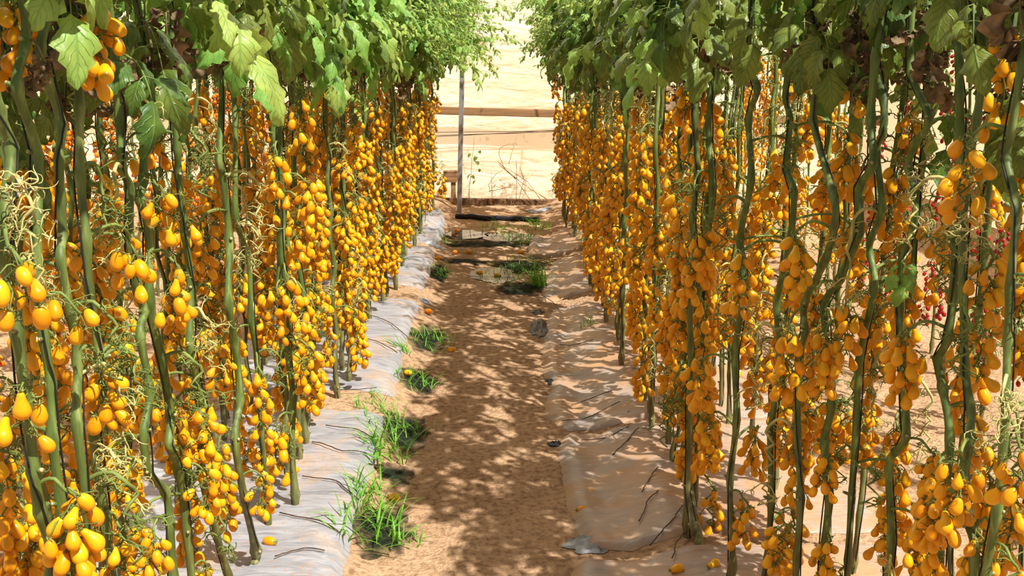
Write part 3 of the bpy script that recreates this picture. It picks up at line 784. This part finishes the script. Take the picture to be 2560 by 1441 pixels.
for side, nm in (('L', 'left'), ('R', 'right')):
    vs = sorted(vines[side], key=lambda v: v.base.y); n = len(vs)
    for i, v in enumerate(vs):
        j = n-1-i
        if i < n/2:
            lab = f'yellow tomato vine in the {nm} row beside the path, {ORD[i]} from the camera'
            if i == 0: lab = f'yellow tomato vine in the {nm} row beside the path, nearest the camera'
        else:
            lab = f'yellow tomato vine in the {nm} row beside the path, {"closest" if j == 0 else ORD[j]} from the back wall'
            if j == 0: lab = f'yellow tomato vine in the {nm} row beside the path, closest to the back wall'
        tag(v.root, lab, 'tomato plant', f'yellow tomato vines along the {nm} edge of the path')

# ---- second line of each bed, behind the front vines
for side, nm, face in (('L', 'left', 1), ('R', 'right', -1)):
    y = 1.8; k = 0; bl = []
    while y < 9.8:
        rng = random.Random(3000+k*2+(1 if side == 'R' else 0)); k += 1
        x = (XL-.36 if side == 'L' else XR+.36+.25*(1-sm(2.2, 3.4, y)))+rng.uniform(-.06, .06); b = Vector((x, y, gz(x, y)))
        v = Vine(b, rand_stem(rng, 2.2), rng.uniform(.0075, .0095), rng, face, True)
        zt = zleaf(y)-.02
        for i in range(8):
            zz = .36+(zt-.36)*(i+rng.uniform(.1, .9))/8
            if rng.random() < (.10 if y < 4.6 else .35): continue
            a = (0 if face > 0 else pi)+rng.uniform(-1.9, 1.9)
            if y < 4.6:
                tr = rng.choice(TR)
                if v.count+len(tr[1]) <= 100: v.truss(zz, a, tr, rng.uniform(.9, 1.08))
                v.dry(zz+.1, a+1)
            else: v.far_truss(zz, a, rng.choice(FAR_Y), rng.uniform(.85, 1.05))
        dress(v, y, side, False); bl.append(v)
        y += rng.uniform(.17, .24)
    n = len(bl)
    for i, v in enumerate(bl):
        j = n-1-i
        w = '' if i == 0 else f'{ORD[i]} from the camera' if 0 < i < n/2 else (f'{ORD[j]} from the back wall' if j else 'closest to the back wall')
        if i == 0: w = 'nearest the camera'
        tag(v.root, f'yellow tomato vine in the second line behind the {nm} row, {w}', 'tomato plant', f'yellow tomato vines in the second line of the {nm} bed')
# ---- neighbouring beds: orange fruit to the left, red fruit to the right
for side, nm, face, X, pool, cl in (('L', 'left', 1, -2.15, FAR_O, 'orange'), ('R', 'right', -1, 2.2, FAR_R, 'red')):
    y = 3.0; k = 0
    while y < 10:
        rng = random.Random(4000+k*2+(1 if side == 'R' else 0)); k += 1
        if side == 'R' and y > 6.4: pool, cl = FAR_Y, 'yellow'
        x = X+rng.uniform(-.08, .08); b = Vector((x, y, gz(x, y)))
        v = Vine(b, rand_stem(rng, 2.1), .008, rng, face, False)
        for i in range(8):
            v.far_truss(.32+1.3*(i+rng.random())/8, (0 if face > 0 else pi)+rng.uniform(-1.6, 1.6), rng.choice(pool), rng.uniform(.8, 1.05)*(.82 if cl == 'red' else 1))
        for i in range(4):
            v.leaf(rng.uniform(1.7, 2.1), rng.uniform(0, 6.28), rng.choice(LEAF), rng.uniform(.8, 1.1), 'leaf', .3)
        tag(v.root, f'{cl} tomato vine in the next bed, seen through gaps behind the {nm} row', 'tomato plant', f'{cl} tomato vines in the next bed on the {nm}')
        y += rng.uniform(.24, .34)
print('VINES', len(vines['L']), len(vines['R']))

# ------------------------------------------------------------------ mulch film
def film(label, edge, inner, mat, side, seed, lift=.007, wr=.006, group=None):
    """edge: picture points along the path-side edge, near to far"""
    rng = random.Random(seed)
    e = [on_z(px, py, .02) for px, py in edge]
    y0, y1 = e[0].y, e[-1].y
    n = max(8, int((y1-y0)/.02)); m = 26; rows = []
    for i in range(n+1):
        y = y0+(y1-y0)*i/n
        for a, b in zip(e, e[1:]):
            if a.y <= y <= b.y+1e-6: x0 = a.x+(b.x-a.x)*(y-a.y)/max(b.y-a.y, 1e-6); break
        x0 += .012*nz3(y*9, seed, 0)+.008*nz3(y*30, seed, 2)
        row = []
        for j in range(m+1):
            u = j/m; x = x0+(inner-x0)*u
            yy = y+(.05*nz3(x*5, seed, 7)+.02*nz3(x*17, seed, 3))*(1 if i in (0, n) else 1)
            d = abs(x-x0)
            w = wr*(nz3(x*4+nz3(x*8, yy*8)*.6, yy*26, seed)+.6*nz3(x*10, yy*50, seed+1))
            if side == 'R':
                fx = x+.05*nz3(yy*1.3, seed, 5)+.015*nz3(yy*5, seed, 9)
                w = w*.55+wr*1.6*max(0, nz3(fx*13, yy*.9, seed+3))+.012*exp(-((fx-x0-.09)/.012)**2)+.010*exp(-((fx-x0-.19)/.016)**2)
            if j == 1: w += wr*1.2
            z = gz(x, yy)+lift+w+wr
            if j == 0: z = gz(x, yy)+.001
            if i in (0, n): z = gz(x, yy)+.001
            row.append(Vector((x, yy, z)))
        rows.append(row)
    mb = MB(); mb.grid(rows if side == 'L' else [r[::-1] for r in rows])
    o = mb.build('mulch_film', [mat]); tag(o, label, 'plastic film', group)
    return o
GL, GR = 'silver mulch films along the left bed', 'dusty mulch films along the right bed'
film('smooth silver mulch film on the left bed, nearest the camera', [(838, 1560), (862, 1441), (880, 1370), (905, 1270), (932, 1200), (945, 1150), (962, 1085), (962, 1062)], -1.35, M['filmL'], 'L', 1, group=GL)
film('rippled silver mulch film on the left bed, beside the dark grassy patches halfway along', [(985, 1012), (1005, 930), (1012, 880), (1030, 830), (1050, 775)], -1.35, M['filmL'], 'L', 2, group=GL)
film('pale wavy mulch film on the left bed, third from the camera', [(1056, 738), (1075, 700), (1085, 650), (1086, 636)], -1.3, M['filmL'], 'L', 3, group=GL)
film('short crumpled mulch film on the left bed beside the far puddle', [(1092, 628), (1100, 612), (1108, 592)], -1.3, M['filmL'], 'L', 4, wr=.016, group=GL)
film('last bluish mulch film on the left bed, nearest the back wall', [(1112, 580), (1113, 560), (1110, 545)], -1.3, M['filmL'], 'L', 5, wr=.016, group=GL)
film('broad dusty torn mulch film on the right bed, nearest the camera', [(1440, 1620), (1425, 1441), (1440, 1400)], 1.3, M['filmR'], 'R', 6, group=GR)
film('dusty sheet of mulch film on the right bed with long folds, second from camera', [(1470, 1372), (1420, 1260), (1410, 1200), (1396, 1130), (1405, 1085)], 1.3, M['filmR'], 'R', 7, wr=.008, group=GR)
film('narrow sandy mulch film on the right bed behind the long-folded sheet', [(1420, 1072), (1365, 1035), (1362, 1000), (1380, 960), (1360, 935), (1355, 880), (1365, 800), (1385, 768)], 1.3, M['filmR'], 'R', 8, group=GR)
film('wrinkled pale mulch film on the right bed beside the tall grass clump', [(1352, 745), (1368, 700), (1378, 655)], 1.3, M['filmR'], 'R', 9, group=GR)
film('far mulch film on the right bed, nearest the back wall', [(1320, 640), (1322, 610), (1328, 590)], 1.2, M['filmR'], 'R', 10, wr=.014, group=GR)

# ------------------------------------------------------------------ scraps, drip lines
def scrap(label, px, py, w, h, mat, seed, hh=.018):
    rng = random.Random(seed); c = on_z(px, py, .01); mb = MB(); rows = []
    n = 12
    for i in range(n+1):
        row = []
        for j in range(n+1):
            u, v = i/n-.5, j/n-.5
            rr = sqrt(u*u+v*v)+1e-6; sq = max(abs(u), abs(v))/rr
            r = sq*(1.1+.5*nz3(u/rr*1.3, v/rr*1.3, seed)+.3*nz3(u/rr*3, v/rr*3, seed+4))
            x = c.x+u*w*r+.1*w*nz3(u*4, v*4, seed+5); y = c.y+v*h*r+.1*h*nz3(u*5, v*5, seed+9)
            e = max(abs(u), abs(v))*2
            z = gz(x, y)+.004+max(0, (1-e**3))*(.004+hh*abs(nz3(u*9, v*9, seed+2)))
            row.append(Vector((x, y, z)))
        rows.append(row)
    mb.grid(rows); o = mb.build('plastic_scrap', [mat]); tag(o, label, 'plastic scrap', 'torn plastic scraps on the ground'); return o
for i, (lab, px, py, w, h, mt) in enumerate([
 ('black plastic scrap lying by the narrow sandy film on the right', 1350, 822, .11, .36, 'black'),
 ('small dark plastic scrap on the soil right of the path, farther than the long one', 1344, 778, .07, .14, 'black'),
 ('black crumpled plastic scrap on the right film below the vines', 1568, 1058, .06, .07, 'black'),
 ('small black plastic scrap at the right path edge, beside the long-folded film', 1386, 1108, .05, .05, 'black'),
 ('black plastic scrap pressed into the sandy film on the right, by its near end', 1382, 950, .06, .10, 'black'),
 ('dark plastic flap at the torn end of the nearest right film', 1475, 1358, .14, .12, 'greyp'),
 ('bluish grey plastic scrap on soil at end of the left film', 1064, 763, .06, .10, 'greyp'),
 ('grey plastic scrap beside the far left film', 1090, 628, .12, .15, 'greyp'),
 ('grey plastic scrap on the far right film', 1340, 640, .10, .2, 'greyp'),
 ('black plastic scrap on the left film behind the near stems', 395, 1092, .05, .05, 'black')]):
    scrap(lab, px, py, w, h, M[mt], 40+i)
def drip(label, pxs, seed, group):
    rng = random.Random(seed); pts = []
    w = [on_z(px, py, .07) for px, py in pxs]
    for a, b in zip(w, w[1:]):
        for k in range(8): 
            p = a.lerp(b, k/8); p.x += rng.uniform(-.004, .004); p.y += .03*nz3(p.x*6, p.y*3, seed)
            p.z = gz(p.x, p.y)+.024; pts.append(p)
    mb = MB(); mb.tube(pts, .0022, 6); o = mb.build('drip_line', [M['drip']]); tag(o, label, 'drip line', group)
GLd, GRd = 'thin drip lines over the left film', 'thin drip lines over the right film'
lo = ['nearest', 'second', 'third', 'fourth', 'fifth', 'sixth', 'seventh', 'eighth', 'ninth', 'tenth', 'eleventh']
for i, q in enumerate([[(690, 1420), (760, 1395), (820, 1390)], [(700, 1310), (790, 1330), (860, 1345)], [(755, 1215), (830, 1225), (905, 1260)], [(780, 1130), (860, 1150), (930, 1145)], [(815, 1085), (900, 1095), (945, 1105)], [(850, 1000), (900, 995), (950, 985)], [(905, 860), (960, 880), (1000, 890)], [(930, 805), (985, 830), (1025, 845)]]):
    drip(f'thin brown drip line crossing the silver film on the left, {lo[i]} from the camera' if i else 'thin brown drip line crossing the silver film on the left, nearest camera', q, 60+i, GLd)
for i, q in enumerate([[(1680, 1390), (1690, 1360), (1720, 1340)], [(1625, 1355), (1680, 1310), (1715, 1275)], [(1600, 1300), (1620, 1250), (1650, 1235)], [(1605, 1230), (1630, 1200), (1645, 1180)], [(1530, 1120), (1570, 1100), (1600, 1080)], [(1455, 1078), (1520, 1080), (1580, 1070)], [(1405, 1032), (1480, 1020), (1560, 1005)], [(1430, 985), (1490, 980), (1535, 975)], [(1400, 845), (1450, 850), (1490, 850)], [(1355, 720), (1385, 740), (1400, 760)]]):
    drip(f'thin brown drip line over the dusty film on the right, {lo[i]} from the camera' if i else 'thin brown drip line over the dusty film on the right, nearest camera', q, 80+i, GRd)

# ------------------------------------------------------------------ algae patches, puddles
def blob(name, label, cat, px, py, w, h, mat, seed, zoff, flat=False, group=None):
    """irregular patch lying on the soil; w, h in metres"""
    c = on_z(px, py, 0.0); mb = MB(); na, nr = 40, 8
    zf = zoff
    rows = []; uvs = []
    for i in range(nr+1):
        r = max(i/nr, .001); row = []; uvs.append([(i/nr, 0)]*na)
        for k in range(na):
            a = 2*pi*k/na; rr = r*(1+.32*nz3(cos(a)*2, sin(a)*2, seed)+.16*nz3(cos(a)*6, sin(a)*6, seed+3))
            x = c.x+cos(a)*rr*w/2; y = c.y+sin(a)*rr*h/2
            row.append(Vector((x, y, zf if flat else gz(x, y)+(zoff if i < nr else -.003))))
        rows.append(row)
    mb.grid(rows, 0, True, uvs)
    mb.f = [f[::-1] for f in mb.f]
    o = mb.build(name, [mat]); return tag(o, label, cat, group)
GA = 'dark wet algae patches beside the path'
for i, (px, py, w, h, lab) in enumerate([
 (955, 1340, .26, .42, 'dark wet algae patch at the left path edge, nearest the camera'),
 (985, 1195, .16, .22, 'small dark algae patch at the left path edge, second from the camera'),
 (1012, 1090, .24, .46, 'dark green algae patch at left path edge, beside the far end of near film'),
 (1052, 960, .24, .40, 'dark algae patch beside the near half of the rippled left film'),
 (1070, 855, .24, .60, 'dark algae patch beside the far half of the rippled left film'),
 (1095, 690, .16, .6, 'dark algae patch beside the third film on the left'),
 (1300, 722, .42, .50, 'wide dark algae patch at the right of the path by the tall grass'),
 (1300, 668, .46, .50, 'dark algae patch behind the shallow puddle at right of the path'),
 (1170, 655, .45, .25, 'faint dark algae patch crossing the path behind the shallow puddle'),
 (1220, 612, .9, .35, 'dark algae band across the path before the far puddle'),
 (1215, 588, .98, .35, 'dark wet band around the far puddle')]):
    blob('algae_patch', lab, 'algae patch', px, py, w, h, M['algae'], 120+i, .004, group=GA)
for i, lab in enumerate(['shiny puddle at left of the far end of the path', 'shiny puddle at right of the far end of the path', 'shallow bright puddle in the middle of the path before the dark algae']):
    a, b, w, h = PUDDLES[i]
    blob('puddle', lab, 'puddle', a, b, w*1.25, h*1.25, M['water'], 141+i, -.011, True)

# ------------------------------------------------------------------ grass
def tuft(label, px, py, n, hgt, spread, seed, group='grass tufts at the path edge'):
    n = int(n*1.9); hgt *= 1.25; spread *= 1.2
    rng = random.Random(seed); c = on_z(px, py, .0); mb = MB(); b0 = Vector((c.x, c.y, gz(c.x, c.y)))
    for i in range(n):
        a = rng.uniform(0, 6.28); r = spread*sqrt(rng.random())
        x, y = r*cos(a), r*sin(a)*1.4
        p = Vector((x, y, gz(c.x+x, c.y+y)-b0.z-.004))
        d = rng.uniform(0, 6.28); up = rng.uniform(.8, 1.5); h = hgt*rng.uniform(.5, 1.1); w = rng.uniform(.0016, .0035)*(1 if hgt < .16 else 1.4)
        sd = Vector((-sin(d), cos(d), 0)); rows = []
        for k in range(6):
            ww = w*(1-(k/5)**1.6)+.0002
            rows.append([p-sd*ww, p+Vector((0, 0, ww*.5)), p+sd*ww])
            p = p+Vector((cos(d)*cos(up), sin(d)*cos(up), sin(up)))*h/5; up -= rng.uniform(.1, .38)
        mb.grid(rows)
    o = mb.build('grass_tuft', [M['grass']]); o.location = b0
    tag(o, label, 'grass', group)
for i, (px, py, n, h, s, lab) in enumerate([
 (925, 1350, 34, .13, .10, 'bright grass tuft on the nearest dark patch at the left path edge'),
 (935, 1275, 22, .14, .07, 'green grass tuft just behind the nearest dark patch at left'),
 (965, 1160, 24, .16, .07, 'tall grass tuft by the near left film, beside the broad-bladed leaves'),
 (985, 1095, 34, .12, .11, 'grass tuft on the dark patch at the far end of the near left film'),
 (930, 1050, 16, .08, .07, 'small yellow-green grass tuft at the end of the near left film'),
 (1045, 965, 26, .09, .09, 'grass tuft beside the near half of the rippled left film'),
 (1012, 905, 10, .13, .03, 'upright grass tuft against the edge of the rippled left film'),
 (1090, 860, 34, .09, .12, 'grass tuft beside the far half of the rippled left film'),
 (1095, 690, 22, .09, .08, 'grass tuft beside the third film on the left'),
 (1348, 715, 26, .20, .04, 'tall bright grass clump standing at the right path edge'),
 (1280, 690, 50, .07, .2, 'low grass spread around the shallow puddle'),
 (1300, 665, 40, .07, .2, 'low grass along the back of the shallow puddle'),
 (1245, 572, 34, .09, .13, 'grass tuft at the middle of the far puddle'),
 (1340, 570, 30, .12, .11, 'grass tuft at the far right end of the path'),
 (1300, 600, 36, .10, .16, 'grass tuft in front of the far right puddle'),
 (1120, 610, 16, .08, .1, 'sparse grass tuft by the crumpled far left film'),
 (1020, 1365, 8, .06, .04, 'little sprig of grass on the soil near the camera'),
 (1470, 830, 8, .10, .04, 'few green blades under the right vines')]):
    tuft(lab, px, py, n, h, s, 160+i)
# broad leaved sprig
mb = MB(); rng = random.Random(9); c = on_z(945, 1185, .02)
for a, l in ((2.6, .08), (.6, .06), (1.7, .07), (4.0, .05), (5.2, .06)):
    T = Matrix.Translation((0, 0, .05)) @ Matrix.Rotation(a, 4, 'Z') @ Matrix.Rotation(-.35, 4, 'Y')
    leaflet(mb, T, l, .007, .6, .3, rng, 0, .03, 8, 1.0)
mb.tube([(0, 0, -.01), (.002, 0, .03), (0, 0, .055)], .002, 5, 0)
o = mb.build('grass_sprig', [M['grass']]); o.location = (c.x, c.y, gz(c.x, c.y)); tag(o, 'broad-bladed grass sprig leaning over the near left film edge', 'grass')

# ------------------------------------------------------------------ fallen fruit
FALL = [(985, 1220, 'fallen yellow tomato on the dark soil beside the near left film', 'yellow'), (1130, 878, 'fallen yellow tomato alone on the bare soil of the path', 'yellow'), (1072, 790, 'fallen orange tomato near the far end of the rippled left film', 'orange'),
 (1020, 928, 'fallen yellow tomato at the edge of the rippled left film', 'yellow'), (885, 925, 'fallen yellow tomato lying on the rippled left film', 'yellow'), (675, 1384, 'fallen yellow tomato on the near left film at the bottom', 'yellow'),
 (1200, 676, 'fallen yellow tomato left of the shallow puddle', 'yellow'), (1243, 683, 'fallen yellow tomato at the shallow puddle', 'yellow'), (1172, 631, 'fallen yellow tomato mid path before the far puddle', 'yellow'), (1303, 632, 'fallen yellow tomato at right of path before the far puddle', 'yellow'),
 (1143, 575, 'fallen orange tomato standing by the far left puddle', 'orange'), (1138, 637, 'small fallen orange tomato by the crumpled far left film', 'orange'), (1096, 658, 'fallen yellow tomato in the grass beside the third left film', 'yellow'),
 (1473, 1200, 'squashed yellow tomato on the long-folded right film, farther one', 'yellow'), (1458, 1245, 'squashed yellow tomato on the long-folded right film, nearer one', 'yellow'), (1692, 1429, 'fallen yellow tomato on the nearest right film, left one', 'yellow'), (1783, 1433, 'fallen yellow tomato on the nearest right film, right one', 'yellow'),
 (735, 1203, 'fallen yellow tomato by a stem base on the near left film', 'yellow'), (415, 1175, 'fallen yellow tomato on the ground behind the left front stems', 'yellow')]
for i, (px, py, lab, mt) in enumerate(FALL):
    rng = random.Random(200+i); c = on_z(px, py, .06 if abs(px-1240) > 200 else .01); mb = MB()
    tomato_mb(mb, (EGG, PEAR, PLUM)[i % 3], .048, .031, 0, rng, None, 16)
    o = mb.build('fallen_tomato', [M[mt], M['calyx'], M['stalk']])
    x, y = c.x, c.y
    o.rotation_euler = (rng.uniform(-.1, .1), pi/2+rng.uniform(-.12, .12), rng.uniform(-.6, .6)+(pi if rng.random() < .5 else 0))
    a = o.rotation_euler.to_matrix() @ Vector((0, 0, -.024))
    o.location = (x-a.x, y-a.y, gz(x, y)+(.013 if abs(x) < .34 else .022)-a.z)
    tag(o, lab, 'tomato', 'fallen tomatoes on the ground')

# ------------------------------------------------------------------ back wall and its fittings
YW = 10.62
def sheet(name, x0, x1, z0, z1, y, mat, seed, ripple=.02, along='x'):
    mb = MB(); rows = []
    nx = int((x1-x0)/.05); nz = int((z1-z0)/.05)
    for j in range(nz+1):
        z = z0+(z1-z0)*j/nz; row = []
        for i in range(nx+1):
            x = x0+(x1-x0)*i/nx
            d = ripple*(nz3(x*1.6, z*3.5, seed)+.4*nz3(x*5, z*9, seed+2))+.05*exp(-(z/.35)**2)*nz3(x*2, z*4, seed+5)
            row.append(Vector((x, y+d, z)) if along == 'x' else Vector((y+d, x, z)))
        rows.append(row)
    mb.grid(rows); return mb.build(name, [mat])
w = structure(sheet('wall_back', -5, 5, -.05, 2.9, YW, M['sheet'], 1)); w['label'] = 'cream translucent greenhouse film wall'
structure(sheet('wall_left', -.5, YW+.2, -.05, 2.3, -4.2, M['sheet'], 2, along='y'))
structure(sheet('wall_right', -.5, YW+.2, -.05, 2.3, 4.2, M['sheet'], 3, along='y'))
pw = on_y(1200, 90, YW-.06)
o = sheet('plastic_sheet', pw.x-.75, pw.x+.12, 1.63, 2.6, YW-.045, M['sheetw'], 8, .008); tag(o, 'white plastic sheet on the upper left of the back wall behind the leaves', 'plastic film')

def beam(name, a, b, sy, sz, mat, label, cat):
    mb = MB(); d = b-a
    rows = []; n = 40
    for i in range(n+1):
        p = a.lerp(b, i/n); j = .004*nz3(i*.5, 0, 3)
        ch = .006
        rows.append([p+Vector((0, y*(sy/2-(ch if c else 0)), z*(sz/2-(0 if c else ch))+j)) for y, z, c in ((-1, -1, 1), (1, -1, 1), (1, -1, 0), (1, 1, 0), (1, 1, 1), (-1, 1, 1), (-1, 1, 0), (-1, -1, 0))])
    b_ = mb.grid(rows, 0, True)
    mb.f.append(tuple(range(b_, b_+8))); mb.m.append(0)
    e = b_+n*8; mb.f.append(tuple(range(e+7, e-1, -1))); mb.m.append(0)
    o = mb.build(name, [mat], smooth=False); return tag(o, label, cat)
a, b = on_y(1090, 276, 10.5), on_y(1405, 284, 10.5)
d = (b-a); beam('timber_rail', a-d*3.2, b+d*2.6, .05, .075, M['wood'], 'weathered wooden rail running across the back wall at mid height', 'wooden rail')
a, b = on_y(1098, 505, 10.5), on_y(1378, 509, 10.5); d = b-a
a.z -= .01; b.z -= .01
beam('timber_sill', a-d*3, b+d*2.6, .06, .10, M['woodd'], 'dark wooden sill board along the foot of the back wall', 'wooden sill')
# steel post
p0 = on_z(1148, 531, .015); top = on_y(1158, 60, p0.y)
mb = MB(); s = .022
tdir = Vector(((top.x-p0.x)/(top.z-p0.z), 0, 1))
rows = []
for z in (-.1, .0, .6, 1.2, 1.8, 2.6):
    c = Vector((p0.x, p0.y, p0.z))+tdir*z; ch = .004
    rows.append([c+Vector((x*s+(-x*ch if k else 0), y*s+(0 if k else -y*ch), 0)) for x, y, k in ((-1, -1, 1), (1, -1, 1), (1, -1, 0), (1, 1, 0), (1, 1, 1), (-1, 1, 1), (-1, 1, 0), (-1, -1, 0))])
mb.grid(rows, 0, True); mb.f.append(tuple(range(40, 48))); mb.m.append(0)
o = mb.build('steel_post', [M['steel']], smooth=False); tag(o, 'square grey steel post standing in front of the back wall', 'post')
# wooden stub with weathered block
p = on_y(1134, 512, 10.38); r = empty('wooden_stub', (p.x, p.y, gz(p.x, p.y)))
mb = MB(); mb.box((0, 0, .10), (.045, .05, .26)); mb.build('stub_post', [M['wood']], r, False)
mb = MB()
for k in range(6): mb.box((-.03+.003*((k*7) % 3), 0, .225+.018*k), (.13+.01*((k*5) % 4), .08, .0175))
o = mb.build('weathered_block', [M['wood']], r, False); tag(r, 'short wooden stub with frayed block of wood left of the steel post', 'wooden stub')
# pipe
a, b = on_z(1140, 523, .09), on_z(1345, 531, .09)
pts = []
for i in range(31):
    q = a.lerp(b, i/30); q.z = gz(q.x, q.y)+.022+.004*nz3(i*.3, 2, 0); q.y += .02*nz3(i*.2, 0, 1)
    pts.append(q)
mb = MB(); mb.tube(pts, .024, 10); o = mb.build('irrigation_pipe', [M['black']]); tag(o, 'black irrigation pipe lying on the soil before the back wall', 'pipe')
scrap('grey crumpled plastic wrapped at the right end of the black pipe', 1345, 528, .28, .14, M['greyp'], 77)
# wires
for i, (pa, pb, lab) in enumerate([((1085, 326), (1405, 322), 'upper thin wire strung across the back wall'), ((1085, 334), (1405, 324), 'middle thin wire strung across the back wall'), ((1085, 337), (1405, 320), 'lowest thin wire strung across the back wall')]):
    a, b = on_y(pa[0], pa[1], 10.54), on_y(pb[0], pb[1], 10.54); d = b-a; a -= d*2.6; b += d*2.5
    mb = MB(); mb.tube([a.lerp(b, k/30)+Vector((0, 0, -.02*sin(pi*k/30)+.004*nz3(k*.6, i, 0))) for k in range(31)], .0030, 5)
    o = mb.build('wire', [M['drip']]); tag(o, lab, 'wire', 'wires across the back wall')
# climbing weed with heart leaves
def heart(mb, T, s, rng):
    rows = []; uvs = []
    for i in range(8):
        t = i/7; w = s*.5*max(.02, sin(pi*min(1, (t*.9+.08)))**.8*(1-.45*t)); row = []; ur = []
        for u in (-1, -.5, 0, .5, 1):
            back = -.22*s*(abs(u)**2)*(1-t)
            row.append(T @ Vector((t*s+back, u*w, .15*abs(u)*w-.25*s*t*t))); ur.append((u*.5+.5, t))
        rows.append(row); uvs.append(ur)
    mb.grid(rows, 0, False, uvs)
def py3(px, py): return on_y(px, py, 10.42)
base = py3(1172, 512); base.z = gz(base.x, base.y)
root = empty('climbing_weed', base)
path = [(1172, 512), (1173, 470), (1178, 430), (1180, 395), (1184, 370), (1186, 340)]
mb = MB(); mb.tube([py3(*q)-base for q in path], [.003, .0028, .0025, .002, .0016, .001], 5)
for q in ([(1174, 460), (1162, 430), (1158, 400)], [(1176, 480), (1190, 495), (1200, 505)], [(1180, 430), (1195, 425), (1208, 428)], [(1174, 480), (1165, 495), (1160, 512)], [(1180, 400), (1172, 385), (1170, 370)]):
    mb.tube([py3(*k)-base for k in q], .0012, 4)
mb.build('stem', [M['stalk']], root)
for i, (px, py, s) in enumerate([(1175, 385, .045), (1190, 393, .05), (1192, 404, .055), (1174, 437, .05), (1180, 440, .045), (1187, 452, .045), (1198, 378, .04), (1158, 412, .03), (1200, 424, .035)]):
    mb = MB(); p = py3(px, py)-base
    q = Matrix.Translation(p) @ Matrix.Rotation(R.uniform(-2.6, -.5), 4, 'Z') @ Matrix.Rotation(R.uniform(.3, .9), 4, 'Y') @ Matrix.Rotation(R.uniform(-.5, .5), 4, 'X')
    heart(mb, q, s, R); mb.build('leaf', [M['weed']], root)
tag(root, 'slender climbing weed with heart-shaped leaves right of the steel post', 'weed')
# dry stalks
base = py3(1330, 508); base.z = gz(base.x, base.y); mb = MB(); rng = random.Random(5)
for q in ([(1245, 405), (1270, 430), (1310, 462), (1375, 505)], [(1247, 412), (1280, 440), (1330, 475), (1385, 508)], [(1250, 408), (1290, 450), (1325, 500)], [(1255, 415), (1275, 425), (1320, 455), (1350, 498)],
          [(1262, 425), (1247, 385), (1250, 370), (1270, 360), (1284, 362), (1284, 372), (1276, 374)], [(1285, 365), (1280, 380), (1272, 410)], [(1225, 480), (1222, 460), (1240, 435), (1258, 425)], [(1222, 478), (1240, 476), (1275, 468), (1280, 470)],
          [(1228, 430), (1229, 460), (1230, 490)], [(1290, 400), (1292, 450), (1290, 505)], [(1300, 420), (1310, 450), (1295, 508)]):
    mb.tube([py3(*k)-base+Vector((0, rng.uniform(-.02, .02), 0)) for k in q], .0026, 5)
for k in range(60):
    x = rng.uniform(1225, 1330); y = rng.uniform(440, 508)
    p = py3(x, y)-base; wisp(mb, p, rng, rng.uniform(.06, .16), 0, .0012)
o = mb.build('dry_stalks', [M['straw']]); o.location = base; tag(o, 'tangle of dry straw stalks leaning on the back wall', 'dry weed')
mb = MB(); rng = random.Random(6); base = py3(1200, 512); base.z = gz(base.x, base.y)
for k in range(90):
    x = rng.uniform(1085, 1380); p = py3(x, 508)-base; p.z = gz(base.x+p.x, 10.42)-base.z
    wisp(mb, p, rng, rng.uniform(.05, .14), 0, .0012, Vector((rng.uniform(-1, 1), rng.uniform(-.3, .3), rng.uniform(.1, 1))).normalized())
o = mb.build('dead_grass', [M['straw']]); o.location = base; tag(o, 'fringe of dead grass along the foot of the back wall', 'dead grass', kind='stuff')

# ------------------------------------------------------------------ light
sun = bpy.data.lights.new('sun', 'SUN'); sun.energy = 8.0; sun.angle = radians(.7); sun.color = (1, .97, .91)
so = bpy.data.objects.new('sun', sun); COL.objects.link(so)
sd = Vector((.38, -.40, .84)).normalized()
so.rotation_euler = sd.to_track_quat('Z', 'Y').to_euler(); so.location = (4, -2, 7)
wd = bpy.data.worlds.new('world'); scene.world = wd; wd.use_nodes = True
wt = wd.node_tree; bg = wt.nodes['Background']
# hazy sky, with a bright glow added beyond the back wall to backlight it
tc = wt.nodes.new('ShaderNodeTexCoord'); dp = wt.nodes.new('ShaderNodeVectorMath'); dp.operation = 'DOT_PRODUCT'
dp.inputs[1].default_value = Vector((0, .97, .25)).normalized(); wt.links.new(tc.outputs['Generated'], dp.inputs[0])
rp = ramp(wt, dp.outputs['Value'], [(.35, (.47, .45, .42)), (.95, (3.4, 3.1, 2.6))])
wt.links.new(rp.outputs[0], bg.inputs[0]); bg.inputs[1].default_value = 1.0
vs = scene.view_settings
vs.view_transform = 'Standard'; vs.look = 'None'; vs.exposure = 0; vs.gamma = 1; vs.use_curve_mapping = False
print('OBJECTS', len(bpy.data.objects))
